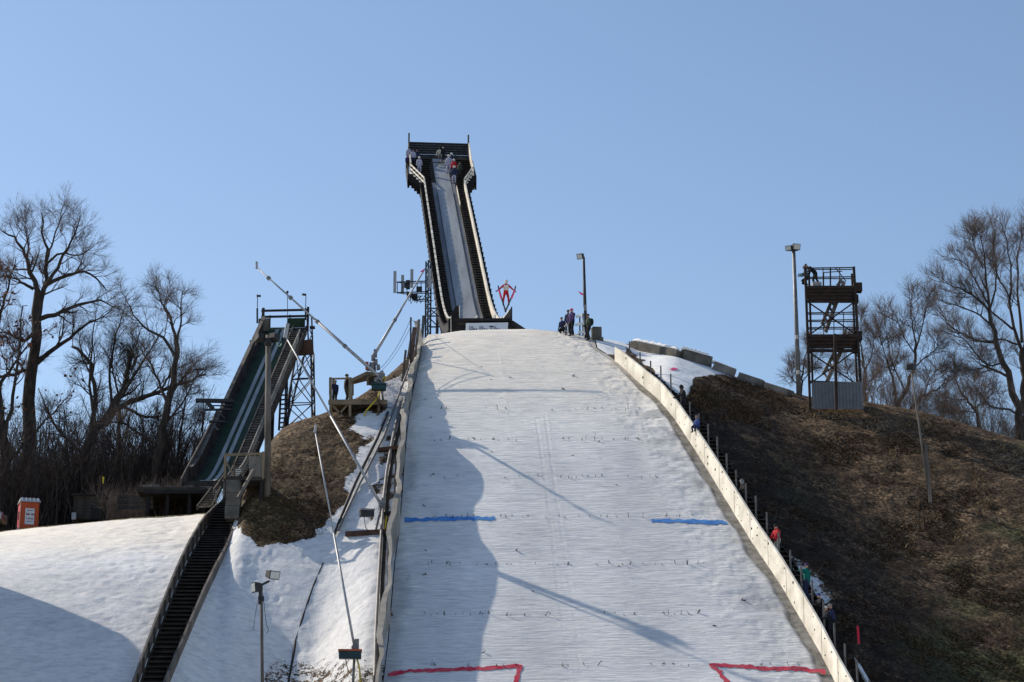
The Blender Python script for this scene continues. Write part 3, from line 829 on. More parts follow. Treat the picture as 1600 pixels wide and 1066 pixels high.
# side decks at the top and lattice tower under it
m = Each('side_platform', WOOD_DARK, SM); m.beam(at(484, 512, 160), at(492, 512, 160), .5, .12); m.beam(at(391, 536, 158), at(403, 531, 158), .9, .1)
m = MB(); pl = [at(465, 556, 158.5), at(470, 532, 158.5), at(487, 530, 158.5), at(491, 554, 158.5)]; m.poly(pl, .06, (0, 1, 0)); m.build('side_panel', WOOD_BROWN, SM)
m = MB()
lt = [(463, 553, 158.5), (486, 553, 158.5), (476, 553, 161.5), (490, 553, 161.5)]
lb = [(441, 676, 157.0), (488, 672, 157.0), (447, 668, 161.5), (492, 668, 161.5)]
T = [Vector(at(*p)) for p in lt]; B = [Vector(at(*p)) for p in lb]
for p, q in zip(T, B): m.tube([p, q + (q - p) * .15], .075, 6)
for (i, j) in ((0, 1), (2, 3), (0, 2), (1, 3)):
    for k in range(3):
        a, b_ = k / 3, (k + 1) / 3
        m.tube([T[i].lerp(B[i], a), T[j].lerp(B[j], b_)], .035, 4); m.tube([T[j].lerp(B[j], a), T[i].lerp(B[i], b_)], .035, 4)
        m.tube([T[i].lerp(B[i], b_), T[j].lerp(B[j], b_)], .04, 4)
m.tube([at(487, 495, 160), at(489, 553, 160)], .06, 5); m.tube([at(480, 500, 160), at(483, 553, 160)], .06, 5)
m.tube([at(484, 530, 160), at(489, 520, 160)], .04, 5); m.tube([at(484, 515, 160), at(489, 528, 160)], .04, 5)
m.build('lattice_tower', STEEL_DARK, SM)
m = MB()
for (xa, xb) in ((436, 444), (436, 449)): m.tube([at(xa + 3, 612, 152), at(xa, 672, 150)], .08, 5); m.tube([at(xb + 5, 606, 153), at(xb, 672, 151)], .08, 5)
for yy in np.linspace(618, 668, 8): m.beam(at(436, yy, 151.5), at(450, yy - 1, 151.5), .07, .10)
m.build('ladder_trestle', STEEL_DARK, SM)
# trestle beams poking out on the left
m = Each('trestle_beam', STEEL_DARK, SM)
m.beam(at(306, 626, 146), at(366, 627, 146), .35, .22); m.beam(at(320, 640.5, 146), at(362, 640, 145.5), .25, .10); m.beam(at(327, 659, 143.5), at(352, 659, 143.5), .25, .12)
m.beam(at(330, 634, 146), at(360, 634, 146), .12, .07); m.beam(at(322, 627, 146), at(333, 639, 146), .3, .26); m.beam(at(344, 628, 146), at(353, 640, 146), .08, .08)
m.beam(at(340, 641, 145.5), at(352, 654, 145), .07, .07); m.beam(at(330, 660, 143.5), at(342, 672, 143), .08, .08)
# legs under the ramp
for t in (.25, .45, .65, .82):
    for o in (-1.5, 1.5):
        p = SP_(t, o, -.45); g = ground(p.x, p.y)
        if g[2] < p.z - .2:
            m = MB(); m.beam((g[0], g[1], g[2] - .3), p, .2, .2); m.build('support_leg', WOOD_BLACK, SM)
# flank timbers closing the lower end
m = MB()
pl = [SP_(.60, -1.46, -.5), SP_(.60, -1.46, 1.1), SP_(.72, -1.5, 1.1), SP_(.95, -1.5, .8), SP_(1.0, -1.5, .2), SP_(1.0, -1.5, -.7)]
m.poly(pl, .08, -SRT); m.build('flank_board', WOOD_GREY, SM)

# take-off table of the small jump
TB = thing('takeoff_table', ground(at(270, 800, 136)[0], 136.), 'low dark timber take-off table at the foot of the small ski jump', 'timber deck')
m = MB(); p0, p1 = at(214, 768, 135.2), at(322, 762, 135.2)
zc = (p0[2] + p1[2]) / 2; xc = (p0[0] + p1[0]) / 2; wd = p1[0] - p0[0]
m.box((xc, 137.2, zc), (wd, 4.0, .30)); m.build('deck', WOOD_DARK, TB)
m = MB(); m.box((xc + .2, 135.15, zc - .15), (wd - .5, .14, .22)); m.build('front_beam', WOOD_BLACK, TB)
m = MB(); m.box((xc, 138.9, zc - 1.4), (wd - .4, .12, 2.6)); m.build('back_boards', WOOD_BLACK, TB)
for px in (231, 262, 296, 318):
    p = at(px, 790, 135.6); g = ground(p[0], 135.6); m = MB(); m.beam((p[0], 135.6, g[2] - .3), (p[0], 135.6, zc - .15), .2, .2); m.build('post', WOOD_BLACK, TB)
m = MB(); r_ = random.Random(3)
for k in range(8):
    x0 = xc - wd / 2 + .25 + k * wd / 8.2
    m.box((x0 + .2, 135.9 + r_.random() * .5, zc + .22 + r_.random() * .10), (.5 + .2 * r_.random(), .5, .16 + .12 * r_.random()), r_.uniform(-.3, .3), r_.uniform(-.1, .1))
m.build('edge_blocks', WOOD_GREY, TB)
m = MB()
for k in range(3): m.beam(at(184, 777 + k * 8, 137.5), at(240, 778 + k * 7, 136.5), .07, .24)
m.build('side_boards', WOOD_DARK, TB)

# steps up to the table, concrete pier, side platform
SS = thing('timber_steps', ground(at(322, 796, 133)[0], 133.), 'short flight of dark timber steps beside the take-off table', 'steps')
m = MB()
for i in range(9):
    f = i / 8; a = Vector(at(309 + 23 * f, 792 - 29 * f, 131.5 + 3.2 * f)); b_ = Vector(at(331 + 14 * f, 791 - 28 * f, 131.5 + 3.2 * f)); m.beam(a, b_, .28, .06)
m.build('treads', WOOD_GREY, SS)
m = MB(); m.beam(at(308, 794, 131.4), at(331, 764, 134.8), .10, .28); m.beam(at(331, 793, 131.4), at(345, 763, 134.8), .10, .28); m.build('stringers', WOOD_DARK, SS)
m = MB(); m.beam(at(334, 766, 131.5), at(352, 741, 134.5), .06, .2); m.beam(at(338, 790, 131.6), at(337, 766, 131.6), .1, .1); m.beam(at(348, 795, 132), at(351, 742, 134.4), .1, .1); m.build('handrail', WOOD_GREY, SS)
PR = thing('concrete_pier', ground(at(362, 803, 123.5)[0], 123.5), 'square pier of stacked concrete blocks under the corner of the wooden side platform', 'pier')
pb = at(362, 806, 123.5); m = MB(); ptz = at(362, 750, 123.5)[2]
for i in range(3): m.box((pb[0] + (.02 if i % 2 else 0), 124.0, pb[2] - .15 + .72 * (i + .5)), (.78, .95, .70), .02 * i)
m.build('pier_blocks', CONCRETE_DK, PR)
PF = thing('side_platform_deck', ground(at(385, 800, 124.4)[0], 124.4), 'small wooden platform with railing between the small jump and the utility pole', 'platform')
m = MB(); p0, p1 = Vector(at(350, 747, 123.8)), Vector(at(411, 749, 123.8)); m.box(((p0 + p1) / 2) + Vector((0, 1.2, 0)), ((p1 - p0).length, 2.6, .22)); m.build('floor', WOOD_DARK, PF)
m = MB()
for (xa, xb, y0) in ((351, 352, 709), (411, 411, 706)): m.beam(at(xa, 748, 123.6), at(xb, y0, 123.6), .12, .12)
m.beam(at(351, 711, 123.6), at(411, 709, 123.6), .07, .14); m.beam(at(352, 720, 123.8), at(366, 745, 123.8), .10, .10); m.build('railing', WOOD_TAN, PF); m = MB(); m.beam(at(366, 720, 124.9), at(366, 746, 124.9), .1, .1); m.build('railing_post', WOOD_TAN, PF)
m = MB()
for k in range(6): m.beam(at(391 + 3.6 * k, 745, 123.65), at(391 + 3.6 * k, 712 + (k % 2), 123.65), .13, .04)
m.build('railing_boards', WOOD_GREY, PF)
m = MB(); m.beam(at(411, 708, 124.0), at(372, 778, 122.8), .14, .16); m.build('diagonal_brace', WOOD_GREY, PF)
for (px, Y) in ((409, 124.0), (395, 125.9)):
    p = at(px, 750, Y); g = ground(p[0], Y); m = MB(); m.beam((p[0], Y, g[2] - .3), p, .16, .16); m.build('post', WOOD_BLACK, PF)
# ------------------------------------------------------------------ long hill stairs beside the small landing
HS = thing('hill_stairs', ground(*[float(q) for q in ((stL(118.) + stR(118.)) / 2, 118.)]), 'long dark timber stairway between board walls, climbing the snow at the lower left', 'stairs')
Ya, Yb = 97.0, ST_L[1][1] + .5
m = MB(); Y = Ya
while Y < Yb:
    a, b = float(stL(Y)) + .14, float(stR(Y)) - .1
    z = float(H((a + b) / 2, Y)) - .12
    m.box(((a + b) / 2, Y, z + .02), (b - a, .36, .07)); m.box(((a + b) / 2, Y + .2, z - .09), (b - a, .04, .22)); Y += .40
m.build('step_treads', TREAD, HS)
def rail_wall(fx, ya, yb, h0, h1, th, step, mats, name, wob=.0, seed=1, post=True, parent=HS, dy=0):
    rr = random.Random(seed)
    Y = ya
    while Y < yb:
        Y2 = min(Y + step, yb)
        m = MB(); k = h1(Y) + rr.uniform(-wob, wob); k2 = h1(Y2) + rr.uniform(-wob, wob)
        x0, x1 = float(fx(Y)), float(fx(Y2)); z0, z1 = float(H(x0 - .3, Y)), float(H(x1 - .3, Y2))
        m.hexa([(x0, Y, z0 + h0), (x0 + th, Y, z0 + h0), (x1 + th, Y2 - .02, z1 + h0), (x1, Y2 - .02, z1 + h0), (x0, Y, z0 + k), (x0 + th, Y, z0 + k), (x1 + th, Y2 - .02, z1 + k2), (x1, Y2 - .02, z1 + k2)])
        m.build(name, mats, parent); Y = Y2
rail_wall(lambda Y: stL(Y) - .06, Ya, Yb + 1.0, -.5, lambda Y: .80, .10, 2.45, WOOD_GREY, 'side_board', .03, 3)
rail_wall(lambda Y: stR(Y) - .02, Ya, Yb - 1.2, -.5, lambda Y: .34, .12, 2.45, WOOD_GREY, 'side_board', .04, 4)
Y = Ya + .3
while Y < Yb:
    x = float(stL(Y)) + .10; z = float(H(x, Y)); m = MB(); m.beam((x, Y, z - .5), (x, Y, z + .78), .09, .09); m.build('wall_post', WOOD_DARK, HS); Y += 1.22
Y = Ya + .6
while Y < Yb - 1.4:
    x = float(stR(Y)) - .08; z = float(H(x, Y)); m = MB(); m.beam((x, Y, z - .5), (x, Y, z + .50), .09, .09); m.build('wall_post', WOOD_DARK, HS); Y += 1.22

# ------------------------------------------------------------------ left side wall of the landing slope (casts the wavy shadow)
WHT = [(96, 1.75), (105, 1.70), (110.9, 1.64), (112.6, 1.62), (114.7, 1.72), (116.6, 1.88), (119.3, 1.95), (120.8, 1.86), (122.7, 1.62), (124.9, 1.53), (127.7, 1.72), (128.9, 1.62), (130.7, 1.17), (132.5, .98), (134, .97), (137.3, .72), (140.2, .5), (144, .6)]
def wht(Y): return 1.12 * float(np.interp(Y, [q[0] for q in WHT], [q[1] for q in WHT])) 
LW = thing('left_side_wall', ground(float(xL(120)), 120.), 'wavy worn grey board wall along the shaded left edge of the big landing slope', 'wall')
def lwx(Y): return float(xL(Y)) - .20 + .10 * math.sin(Y * .9) + .06 * math.sin(Y * 2.3)
Y = 95.0
while Y < 143.5:
    Y2 = Y + 1.6; m = MB()
    x0, x1 = lwx(Y), lwx(Y2); z0, z1 = float(H(x0, Y)), float(H(x1, Y2)); h0, h1 = wht(Y), wht(Y2)
    m.hexa([(x0, Y, z0 - .5), (x0 + .05, Y, z0 - .5), (x1 + .05, Y2 - .015, z1 - .5), (x1, Y2 - .015, z1 - .5), (x0 - .05, Y, z0 + h0), (x0, Y, z0 + h0), (x1, Y2 - .015, z1 + h1), (x1 - .05, Y2 - .015, z1 + h1)])
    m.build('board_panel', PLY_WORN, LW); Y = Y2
m = MB(); cs = []
for Y in np.arange(95., 143.6, .8):
    x = lwx(Y) - .03; z = float(H(x, Y)) + wht(Y); t = .12 + .04 * math.sin(Y * .7)
    cs.append([Vector((x - t, Y, z - .02)), Vector((x + t * .9, Y, z + .01)), Vector((x + t * .9, Y, z + .07)), Vector((x - t, Y, z + .04))])
m.sweep(cs); m.build('cap_board', PLY_WORN, LW)
for i, Y in enumerate(np.arange(96, 143.5, 2.4)):
    m = MB(); x = lwx(Y) - .12; z = float(H(x, Y)); m.beam((x, Y, z - .5), (x - .04, Y, z + wht(Y) - .03), .10, .10)
    m.build('post', WOOD_GREY, LW)

# ------------------------------------------------------------------ right side wall of the landing slope
RW = thing('right_side_wall', ground(float(xR(120)), 120.), 'long cream plywood wall in full sun along the right edge of the big landing slope', 'wall')
def rwh(Y): return float(np.interp(Y, [100, 112, 125, 135, 139, 141], [1.45, 1.42, 1.32, 1.10, .95, .88]))
Y = 95.5
while Y < 140.7:
    Y2 = min(Y + 2.42, 140.9); m = MB()
    x0, x1 = float(xR(Y)) + .04, float(xR(Y2)) + .04; z0, z1 = float(H(x0 - .3, Y)), float(H(x1 - .3, Y2)); h0, h1 = rwh(Y), rwh(Y2)
    m.hexa([(x0, Y, z0 - .5), (x0 + .06, Y, z0 - .5), (x1 + .06, Y2 - .045, z1 - .5), (x1, Y2 - .045, z1 - .5), (x0, Y, z0 + h0), (x0 + .06, Y, z0 + h0), (x1 + .06, Y2 - .045, z1 + h1), (x1, Y2 - .045, z1 + h1)])
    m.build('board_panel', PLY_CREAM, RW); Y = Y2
m = MB()
rb_ = random.Random(8)
for Y in np.arange(96, 140, .83):
    for f in (.18, .5, .84):
        if rb_.random() < .55: continue
        Y = Y + rb_.uniform(-.3, .3); f = f + rb_.uniform(-.06, .06)
        x = float(xR(Y)) + .032; z = float(H(x - .3, Y)) + rwh(Y) * f; m.box((x, Y, z), (.04, rb_.choice((.04, .05, .16)), rb_.choice((.04, .05, .10))))
m.build('bolt_heads', WOOD_DARK, RW)
m = MB(); cs = []
for Y in np.arange(95.5, 141.0, 1.0):
    x = float(xR(Y)) + .07; z = float(H(float(xR(Y)) - .2, Y)) + rwh(Y)
    cs.append([Vector((x - .05, Y, z + .005)), Vector((x + .05, Y, z + .005)), Vector((x + .05, Y, z + .045)), Vector((x - .05, Y, z + .045))])
m.sweep(cs); m.build('cap_board', PLY_CREAM, RW)
for Y in np.arange(97.0, 140.2, 1.52):
    x = float(xR(Y)) + .42; z = float(H(x, Y)); zt = float(H(float(xR(Y)) - .3, Y)) + rwh(Y) + .72 + .14 * math.sin(Y * 5)
    m = MB(); m.beam((x, Y, z - .4), (x, Y, zt), .085, .07); m.build('post', mat('dull_grey_post', (.13, .125, .12), .8, .3, 3.), RW)
for Y in np.arange(97.9, 140.5, 2.42):
    m = MB(); x0 = float(xR(Y)) + .03; z0 = float(H(x0 - .4, Y)); m.hexa([(x0, Y - .05, z0), (x0 + .03, Y - .05, z0), (x0 + .03, Y + .05, z0), (x0, Y + .05, z0), (x0, Y - .05, z0 + rwh(Y) - .05), (x0 + .03, Y - .05, z0 + rwh(Y) - .05), (x0 + .03, Y + .05, z0 + rwh(Y) - .05), (x0, Y + .05, z0 + rwh(Y) - .05)]); m.build('seam_batten', PLY_WORN, RW)
# stair walk behind the right wall
RS = thing('wall_stairs', ground(float(xR(118)) + 1, 118.), 'dark timber stairway hidden behind the cream right wall of the landing slope', 'stairs')
m = MB(); Y = 113.2
def wz(Y): return float(H(float(xR(Y)) - .3, Y)) + .12
while Y < 139:
    x = float(xR(Y)) + .85; m.box((x, Y, wz(Y)), (1.1, .34, .06)); Y += .42
m.build('step_treads', WOOD_DARK, RS)
for dx in (.32, 1.38):
    m = MB(); m.sweep([[Vector((float(xR(Y)) + dx, Y, wz(Y) - .34)), Vector((float(xR(Y)) + dx + .07, Y, wz(Y) - .34)), Vector((float(xR(Y)) + dx + .07, Y, wz(Y) - .06)), Vector((float(xR(Y)) + dx, Y, wz(Y) - .06))] for Y in np.arange(113, 139, 1.5)])
    m.build('stringer', WOOD_BLACK, RS)
RH = thing('handrail_segment', hitH(1340, 1060), 'pale wooden handrail segment at the bottom right of the cream wall', 'handrail')
p = hitH(1352, 1075); m = MB()
a = np.array(at(1318, 1002, 112.2)); b_ = np.array(at(1341, 1040, 109.8)); c_ = np.array(at(1358, 1070, 108.0))
m.beam(a, b_, .09, .16); m.build('top_rail', PLY_WORN, RH); m = MB(); m.beam(b_, c_, .16, .18); m.build('top_rail', WHITE_PAINT, RH)
for q in (a, b_, c_):
    g = ground(q[0], q[1]); m = MB(); m.beam((g[0], g[1], g[2] - .3), q, .09, .09); m.build('post', WOOD_GREY, RH)
m = MB(); m.beam(at(1330, 1052, 110.8), at(1366, 1048, 111), .05, .06); m.build('cross_rail', WOOD_GREY, RH)

# ------------------------------------------------------------------ concrete blocks along the knoll
BL = [((990, 542), (1063, 557), .46, .20, 'snow capped concrete block nearest the top of the cream wall'), ((1066, 558), (1110, 571), .62, .20, 'snow capped dark concrete block, second from the top of the cream wall'),
      ((1114, 575), (1148, 588), .50, .06, 'bare concrete block standing just below the snow capped blocks'), ((1155, 590), (1193, 603), .38, .0, 'long pale concrete block, second from the floodlight pole'), ((1199, 606), (1236, 618), .34, 0, 'lowest concrete block beside the foot of the floodlight pole')]
for (a, b, h, cap, lab) in BL:
    A = hitH(a[0], a[1] + 4); B = hitH(b[0], b[1] + 4); A = A + np.array([0, .7, .1]); B = B + np.array([0, .7, .1]); A[2] = float(H(A[0], A[1])); B[2] = float(H(B[0], B[1]))
    o = thing('concrete_block', (A + B) / 2, lab, 'concrete block', 'concrete blocks along the knoll edge')
    h = h * .95
    m = MB(); m.beam(A + np.array([0, 0, h / 2 - .3]), B + np.array([0, 0, h / 2 - .3]), .75, h + .6); bo = m.build('block_body', CONCRETE_DK if cap > .1 else CONCRETE, o)
    bv = bo.modifiers.new('bevel', 'BEVEL'); bv.width = .05; bv.segments = 2
    if cap > .01:
        n = 14; cs = []
        for i in range(n + 1):
            f = i / n; P = A + (B - A) * f; t = cap * 1.25 * (.6 + .55 * math.sin(i * 1.7 + h * 9) ** 2) * (1 if 0 < i < n else .35)
            z = P[2] + h
            cs.append([Vector((P[0] - .02, P[1] - .42, z)), Vector((P[0], P[1] + .40, z)), Vector((P[0], P[1] + .3, z + t)), Vector((P[0], P[1] - .1, z + t * 1.1)), Vector((P[0], P[1] - .38, z + t * .6))])
        m = MB(); m.sweep(cs); m.build('snow_cap', SNOWCAP, o, smooth=True)
g = at(932, 527, 147.); gz = float(H(g[0], 147.))
o = thing('concrete_block', (g[0], 147., gz), 'dark square concrete block beside the lamp pole on top of the knoll', 'concrete block', 'concrete blocks along the knoll edge')
m = MB(); m.box((g[0], 147.3, gz + .25), (.62, .7, 1.35), .15); m.box((g[0] + .28, 147.1, gz - .12), (.3, .6, .6), .1); bo = m.build('block_body', CONCRETE_DK, o); bv = bo.modifiers.new('b', 'BEVEL'); bv.width = .04
m = MB(); m.beam(at(924, 527, 146.6), at(923.5, 513, 146.6), .05, .08); m.build('edge_batten', PLY_CREAM, o)

# white fence on the knoll
FN = thing('white_fence', ground(at(900, 520, 147)[0], 147.), 'short white rail fence on the knoll beside the people', 'fence')
m = MB()
for (a, b, Y0, Y1) in (((883, 511), (891, 500), 147.6, 147.2), ((886, 519), (895, 510), 147.6, 147.2), ((900, 495), (910, 492), 147, 146.6), ((899, 508), (910, 505.5), 147, 146.6), ((904, 519.5), (912, 518.5), 147, 146.6)):
    m.beam(at(*a, Y0), at(*b, Y1), .05, .16)
m.build('rails', WHITE_PAINT, FN)
m = MB(); m.beam(at(909, 492, 146.5), at(914, 523, 146.5), .06, .13); m.build('sloping_rail', WHITE_PAINT, FN)
for (px, y0, y1) in ((884, 524, 508), (906, 524, 495), (911, 524, 490), (893, 522, 504)):
    m = MB(); m.beam(at(px, y0, 147), at(px, y1, 147), .09, .09); m.build('post', STEEL_DARK if px > 890 else WOOD_GREY, FN)

# ------------------------------------------------------------------ lamp poles
def flood(m_parent, p, size, rz, rx, name='floodlight'):
    Rm = Matrix.Rotation(rz, 3, 'Z') @ Matrix.Rotation(rx, 3, 'X')
    m = MB(); x, y, z = size
    fr = [Vector((sx * x / 2, -y / 2, sz * z / 2)) for sx, sz in ((-1, -1), (1, -1), (1, 1), (-1, 1))]
    bk = [Vector((sx * x * .36, y / 2, sz * z * .36)) for sx, sz in ((-1, -1), (1, -1), (1, 1), (-1, 1))]
    P = [Vector(p) + Rm @ q for q in fr + bk]
    m.add(P, [(0, 1, 2, 3), (7, 6, 5, 4), (0, 4, 5, 1), (1, 5, 6, 2), (2, 6, 7, 3), (3, 7, 4, 0)])
    f = m.build(name, LAMP_BODY, m_parent)
    m = MB(); g = [Vector(p) + Rm @ Vector((sx * x * .42, -y / 2 - .012, sz * z * .40)) for sx, sz in ((-1, -1), (1, -1), (1, 1), (-1, 1))]
    m.poly(g, .008, Rm @ Vector((0, -1, 0))); m.build('lamp_glass', LAMP_GLASS, f)
    return f
def pole_thing(label, base, top, r0, r1, mt, heads, arm=None, name='floodlight_pole'):
    o = thing(name, base, label, 'lamp pole')
    m = MB(); b = Vector(base) - Vector((0, 0, .5)); m.tube([b, b.lerp(Vector(top), .5), Vector(top)], [r0, (r0 + r1) / 2, r1], 10); m.build('pole', mt, o, smooth=True)
    if arm:
        m = MB(); m.beam(arm[0], arm[1], .09, .09); m.build('bracket', STEEL_DARK, o)
    for h in heads: flood(o, *h)
    return o
b = hitH(1251, 622) + np.array([0, .8, 0]); b[2] = float(H(b[0], b[1]))
o = pole_thing('tall grey floodlight pole with twin lamps beside the rusty steel tower', b, at(1240, 388, b[1]), .17, .11, STEEL_GALV, [(at(1243, 386, b[1] - .3), (.50, .40, .40), .35, .25), (at(1233.5, 388, b[1] - .1), (.42, .4, .34), -.5, .25)], (at(1231, 391.5, b[1]), at(1247, 391, b[1])))
m = MB()
for (px, py) in ((1245.5, 527), (1247.5, 582)): m.box(at(px - .5, py, b[1] - .18), (.18, .14, .26))
m.build('junction_box', WHITE_PAINT, o)
b = ground(at(916, 524, 147.2)[0], 147.2)
o = pole_thing('slim dark lamp pole on the knoll with one lamp, above the person in green', b, at(912, 402, 147.2), .115, .085, STEEL_DARK, [(at(907.5, 400.5, 146.8), (.42, .40, .38), -.5, .35)], (at(912, 402, 147.2), at(909, 401, 147)))
m = MB(); m.tube([at(911, 408, 146.9), at(911.5, 480, 146.9)], .012, 4); m.build('pull_wire', BLACK_RUB, o)
m = MB(); m.box(at(914.5, 481, 147), (.14, .14, .4)); m.build('switch_box', STEEL_GALV, o)
b = hitH(1454, 783)
o = pole_thing('thin leaning grey pole with a dark lamp head standing on the brown right hillside', b, at(1424, 580, b[1] - .4), .065, .045, WOOD_GREY, [(at(1423, 573, b[1] - .6), (.52, .5, .42), PI - .4, -.3)])
m = MB(); m.tube([b - np.array([0, 0, .3]), at(1446, 692, b[1] - .25)], [.11, .10], 8); m.build('splint_post', WOOD_GREY, o)
b = hitH(411, 1100)
o = pole_thing('slim pole with two square floodlights standing in the snow at the lower left', b, at(408, 913, b[1]), .085, .075, WOOD_GREY, [(at(425, 898, b[1] - .2), (.62, .45, .42), .75, .25), (at(402, 918, b[1] - .1), (.42, .40, .50), -1.0, .1)], (at(407, 915, b[1]), at(421, 908, b[1] - .1)))
m = MB(); m.tube([at(405, 926, b[1]), at(399, 960, b[1] + .02), at(396, 985, b[1])], .012, 4); m.tube([at(411, 930, b[1]), at(416, 975, b[1]), at(420, 985, b[1]), at(416, 990, b[1])], .014, 4); m.build('cable', BLACK_RUB, o)
m = MB(); m.box(at(406, 930, b[1] - .12), (.12, .1, .9)); m.box(at(409.5, 936, b[1] - .1), (.2, .2, .2)); m.build('switch_box', STEEL_DARK, o)
b = hitH(418, 772)
o = thing('utility_pole', b, 'thick weathered wooden utility pole with floodlights, in front of the small ski jump', 'utility pole')
m = MB(); m.tube([b - np.array([0, 0, .4]), at(419.5, 524, b[1])], [.20, .155], 10); m.build('pole', WOOD_GREY, o, smooth=True)
m = MB(); m.beam(at(404, 532, b[1] - .1), at(436, 529, b[1] - .1), .12, .12); m.tube([at(399, 540, b[1]), at(406, 523, b[1])], .05, 5); m.build('crossarm', WOOD_DARK, o)
flood(o, at(406, 527, b[1] - .3), (.48, .45, .40), PI + .5, .3); flood(o, at(428, 527, b[1] - .3), (.52, .45, .42), PI - .5, .3); flood(o, at(419, 534, b[1] - .35), (.40, .35, .36), PI + .1, .5)
m = MB(); m.tube([Vector(at(436 + 3.5 * math.cos(a), 536 + 5 * math.sin(a), b[1] - .2)) for a in np.linspace(0, 5.6, 12)], .035, 5); m.build('hose_loop', mat('pale_green_hose', (.30, .42, .30), .6, .2, 3., (1, 1, 1), 0), o)

# ------------------------------------------------------------------ rusty judging tower on the right ridge
TY = 138.5
def T3(px, py, d=0.0): return Vector(at(px, py, TY + d))
JT = thing('observation_tower', ground(at(1300, 620, TY)[0], TY), 'rusty steel observation tower with two boarded decks and a bending person on top', 'tower')
D = 2.4
LEG = {'fl': ((1258, 418), (1266, 640), 0), 'fr': ((1334, 417), (1347, 640), 0), 'bl': ((1264, 428), (1271, 640), D), 'br': ((1331, 428), (1341, 640), D)}
for k, (a, b, d) in LEG.items():
    m = MB(); m.beam(T3(*a, d), T3(*b, d), .15 if d == 0 else .12, .15, (0, 1, 0)); m.build('leg', STEEL_RUST, JT)
for nm, y0, y1, ys in (('upper_deck', 447, 472, 447), ('lower_deck', 523, 549, 523)):
    m = MB()
    for i in range(5):
        yy = y0 + 2 + (y1 - y0 - 3) * i / 4
        m.beam(T3(1259 + (yy - 418) * .036, yy, -.08 + .10 * i), T3(1336 + (yy - 418) * .05, yy, -.08 + .10 * i), .10, .19)
    m.build('deck_fascia', STEEL_RUST, JT, label='boarded band of the ' + nm.replace('_', ' '))
    p = [T3(1259, y0 + 4), T3(1337, y0 + 4), T3(1335, y0 + 4, D), T3(1263, y0 + 4, D)]
    z = p[0].z; p = [Vector((q.x, q.y, z)) for q in p]
    m = MB(); m.poly(p, -.10, (0, 0, 1)); m.build('deck_floor', WOOD_BROWN, JT)
    m = MB(); m.box(T3(1336, y1 - 4, .8), (.35, .6, .5)); m.box(T3(1340, y0 + 3, .5), (.5, .6, .55)); m.build('end_bracket', STEEL_RUST, JT)
m = Each('guard_rail', STEEL_RUST, JT)
def rails(yt, yb, n, dl):
    for i in range(n):
        yy = yt + (yb - yt) * i / n
        for d in (0, D): m.beam(T3(1259 + (yy - 418) * .036, yy + (1 if d == 0 else 3), d), T3(1335 + (yy - 418) * .055, yy + (0 if d == 0 else 3), d), .05, .06)
    for px in dl: m.beam(T3(px, yt + 1), T3(px, yb + 2), .05, .05, (0, 1, 0))
rails(418, 447, 2, (1286, 1298, 1297)); rails(488, 523, 3, (1287, 1303, 1318))
m.beam(T3(1287, 426), T3(1287, 448), .06, .06, (0, 1, 0)); m.beam(T3(1287, 426), T3(1316, 424), .04, .05); m.beam(T3(1312, 418), T3(1312, 447), .05, .05, (0, 1, 0)); m.beam(T3(1305, 418, .5), T3(1322, 440, .5), .05, .05)
m = Each('cross_brace', STEEL_RUST, JT)
for (y0, y1, a0, a1) in ((472, 523, 0, 1), (549, 600, 0, 1)):
    for d in (0, D):
        m.beam(T3(1262, y0, d), T3(1338, y1, d), .06, .08); m.beam(T3(1335, y0, d), T3(1265, y1, d), .06, .08)
m.beam(T3(1264, 575), T3(1284, 575), .06, .06); m.beam(T3(1264, 596), T3(1346, 599), .10, .10)
for (x0, y0, x1, y1) in ((1290, 519, 1319, 440), (1292, 597, 1327, 520)):
    m = MB(); m.beam(T3(x0, y0, .6), T3(x1, y1, 1.6), .06, .26); m.beam(T3(x0 - 6, y0 - 12, 1.3), T3(x1 - 5, y1 - 4, 2.2), .06, .20)
    for i in range(9):
        f = (i + .5) / 9; m.beam(T3(x0 + (x1 - x0) * f, y0 + (y1 - y0) * f, .6 + f), T3(x0 - 6 + (x1 - x0) * f, y0 - 9 + (y1 - y0) * f, 1.3 + f), .16, .04)
    m.build('ladder_stair', WOOD_GREY, JT)
m = MB(); px = 1267.0; alt = 0
z0 = T3(1300, 640).z; zt = T3(1300, 598).z
xa, xb = T3(1268, 610).x, T3(1347.5, 610).x; n = 30; pts = []
for i in range(n * 2 + 1):
    f = i / (n * 2); x = xa + (xb - xa) * f; pts.append((x, TY - .12 - (.05 if (i // 1) % 4 in (1, 2) else 0)))
for (xq, yq), (xr_, yr_) in zip(pts[:-1], pts[1:]):
    m.add([(xq, yq, z0), (xr_, yr_, z0), (xr_, yr_, zt), (xq, yq, zt)], [(0, 1, 2, 3)])
m.add([(xb, TY - .12, z0), (xb + .12, TY + 1.5, z0), (xb + .12, TY + 1.5, zt), (xb, TY - .12, zt)], [(0, 1, 2, 3)])
m.build('corrugated_cladding', SHEET, JT)
m = MB(); m.beam(T3(1304.5, 522, -1.2), T3(1307, 640, -1.2), .17, .17, (0, 1, 0)); m.build('front_post', STEEL_RUST, JT)
m = MB(); m.box(T3(1276, 445, .7), (.55, .5, .25)); m.build('deck_box', GREY_PLASTIC, JT)

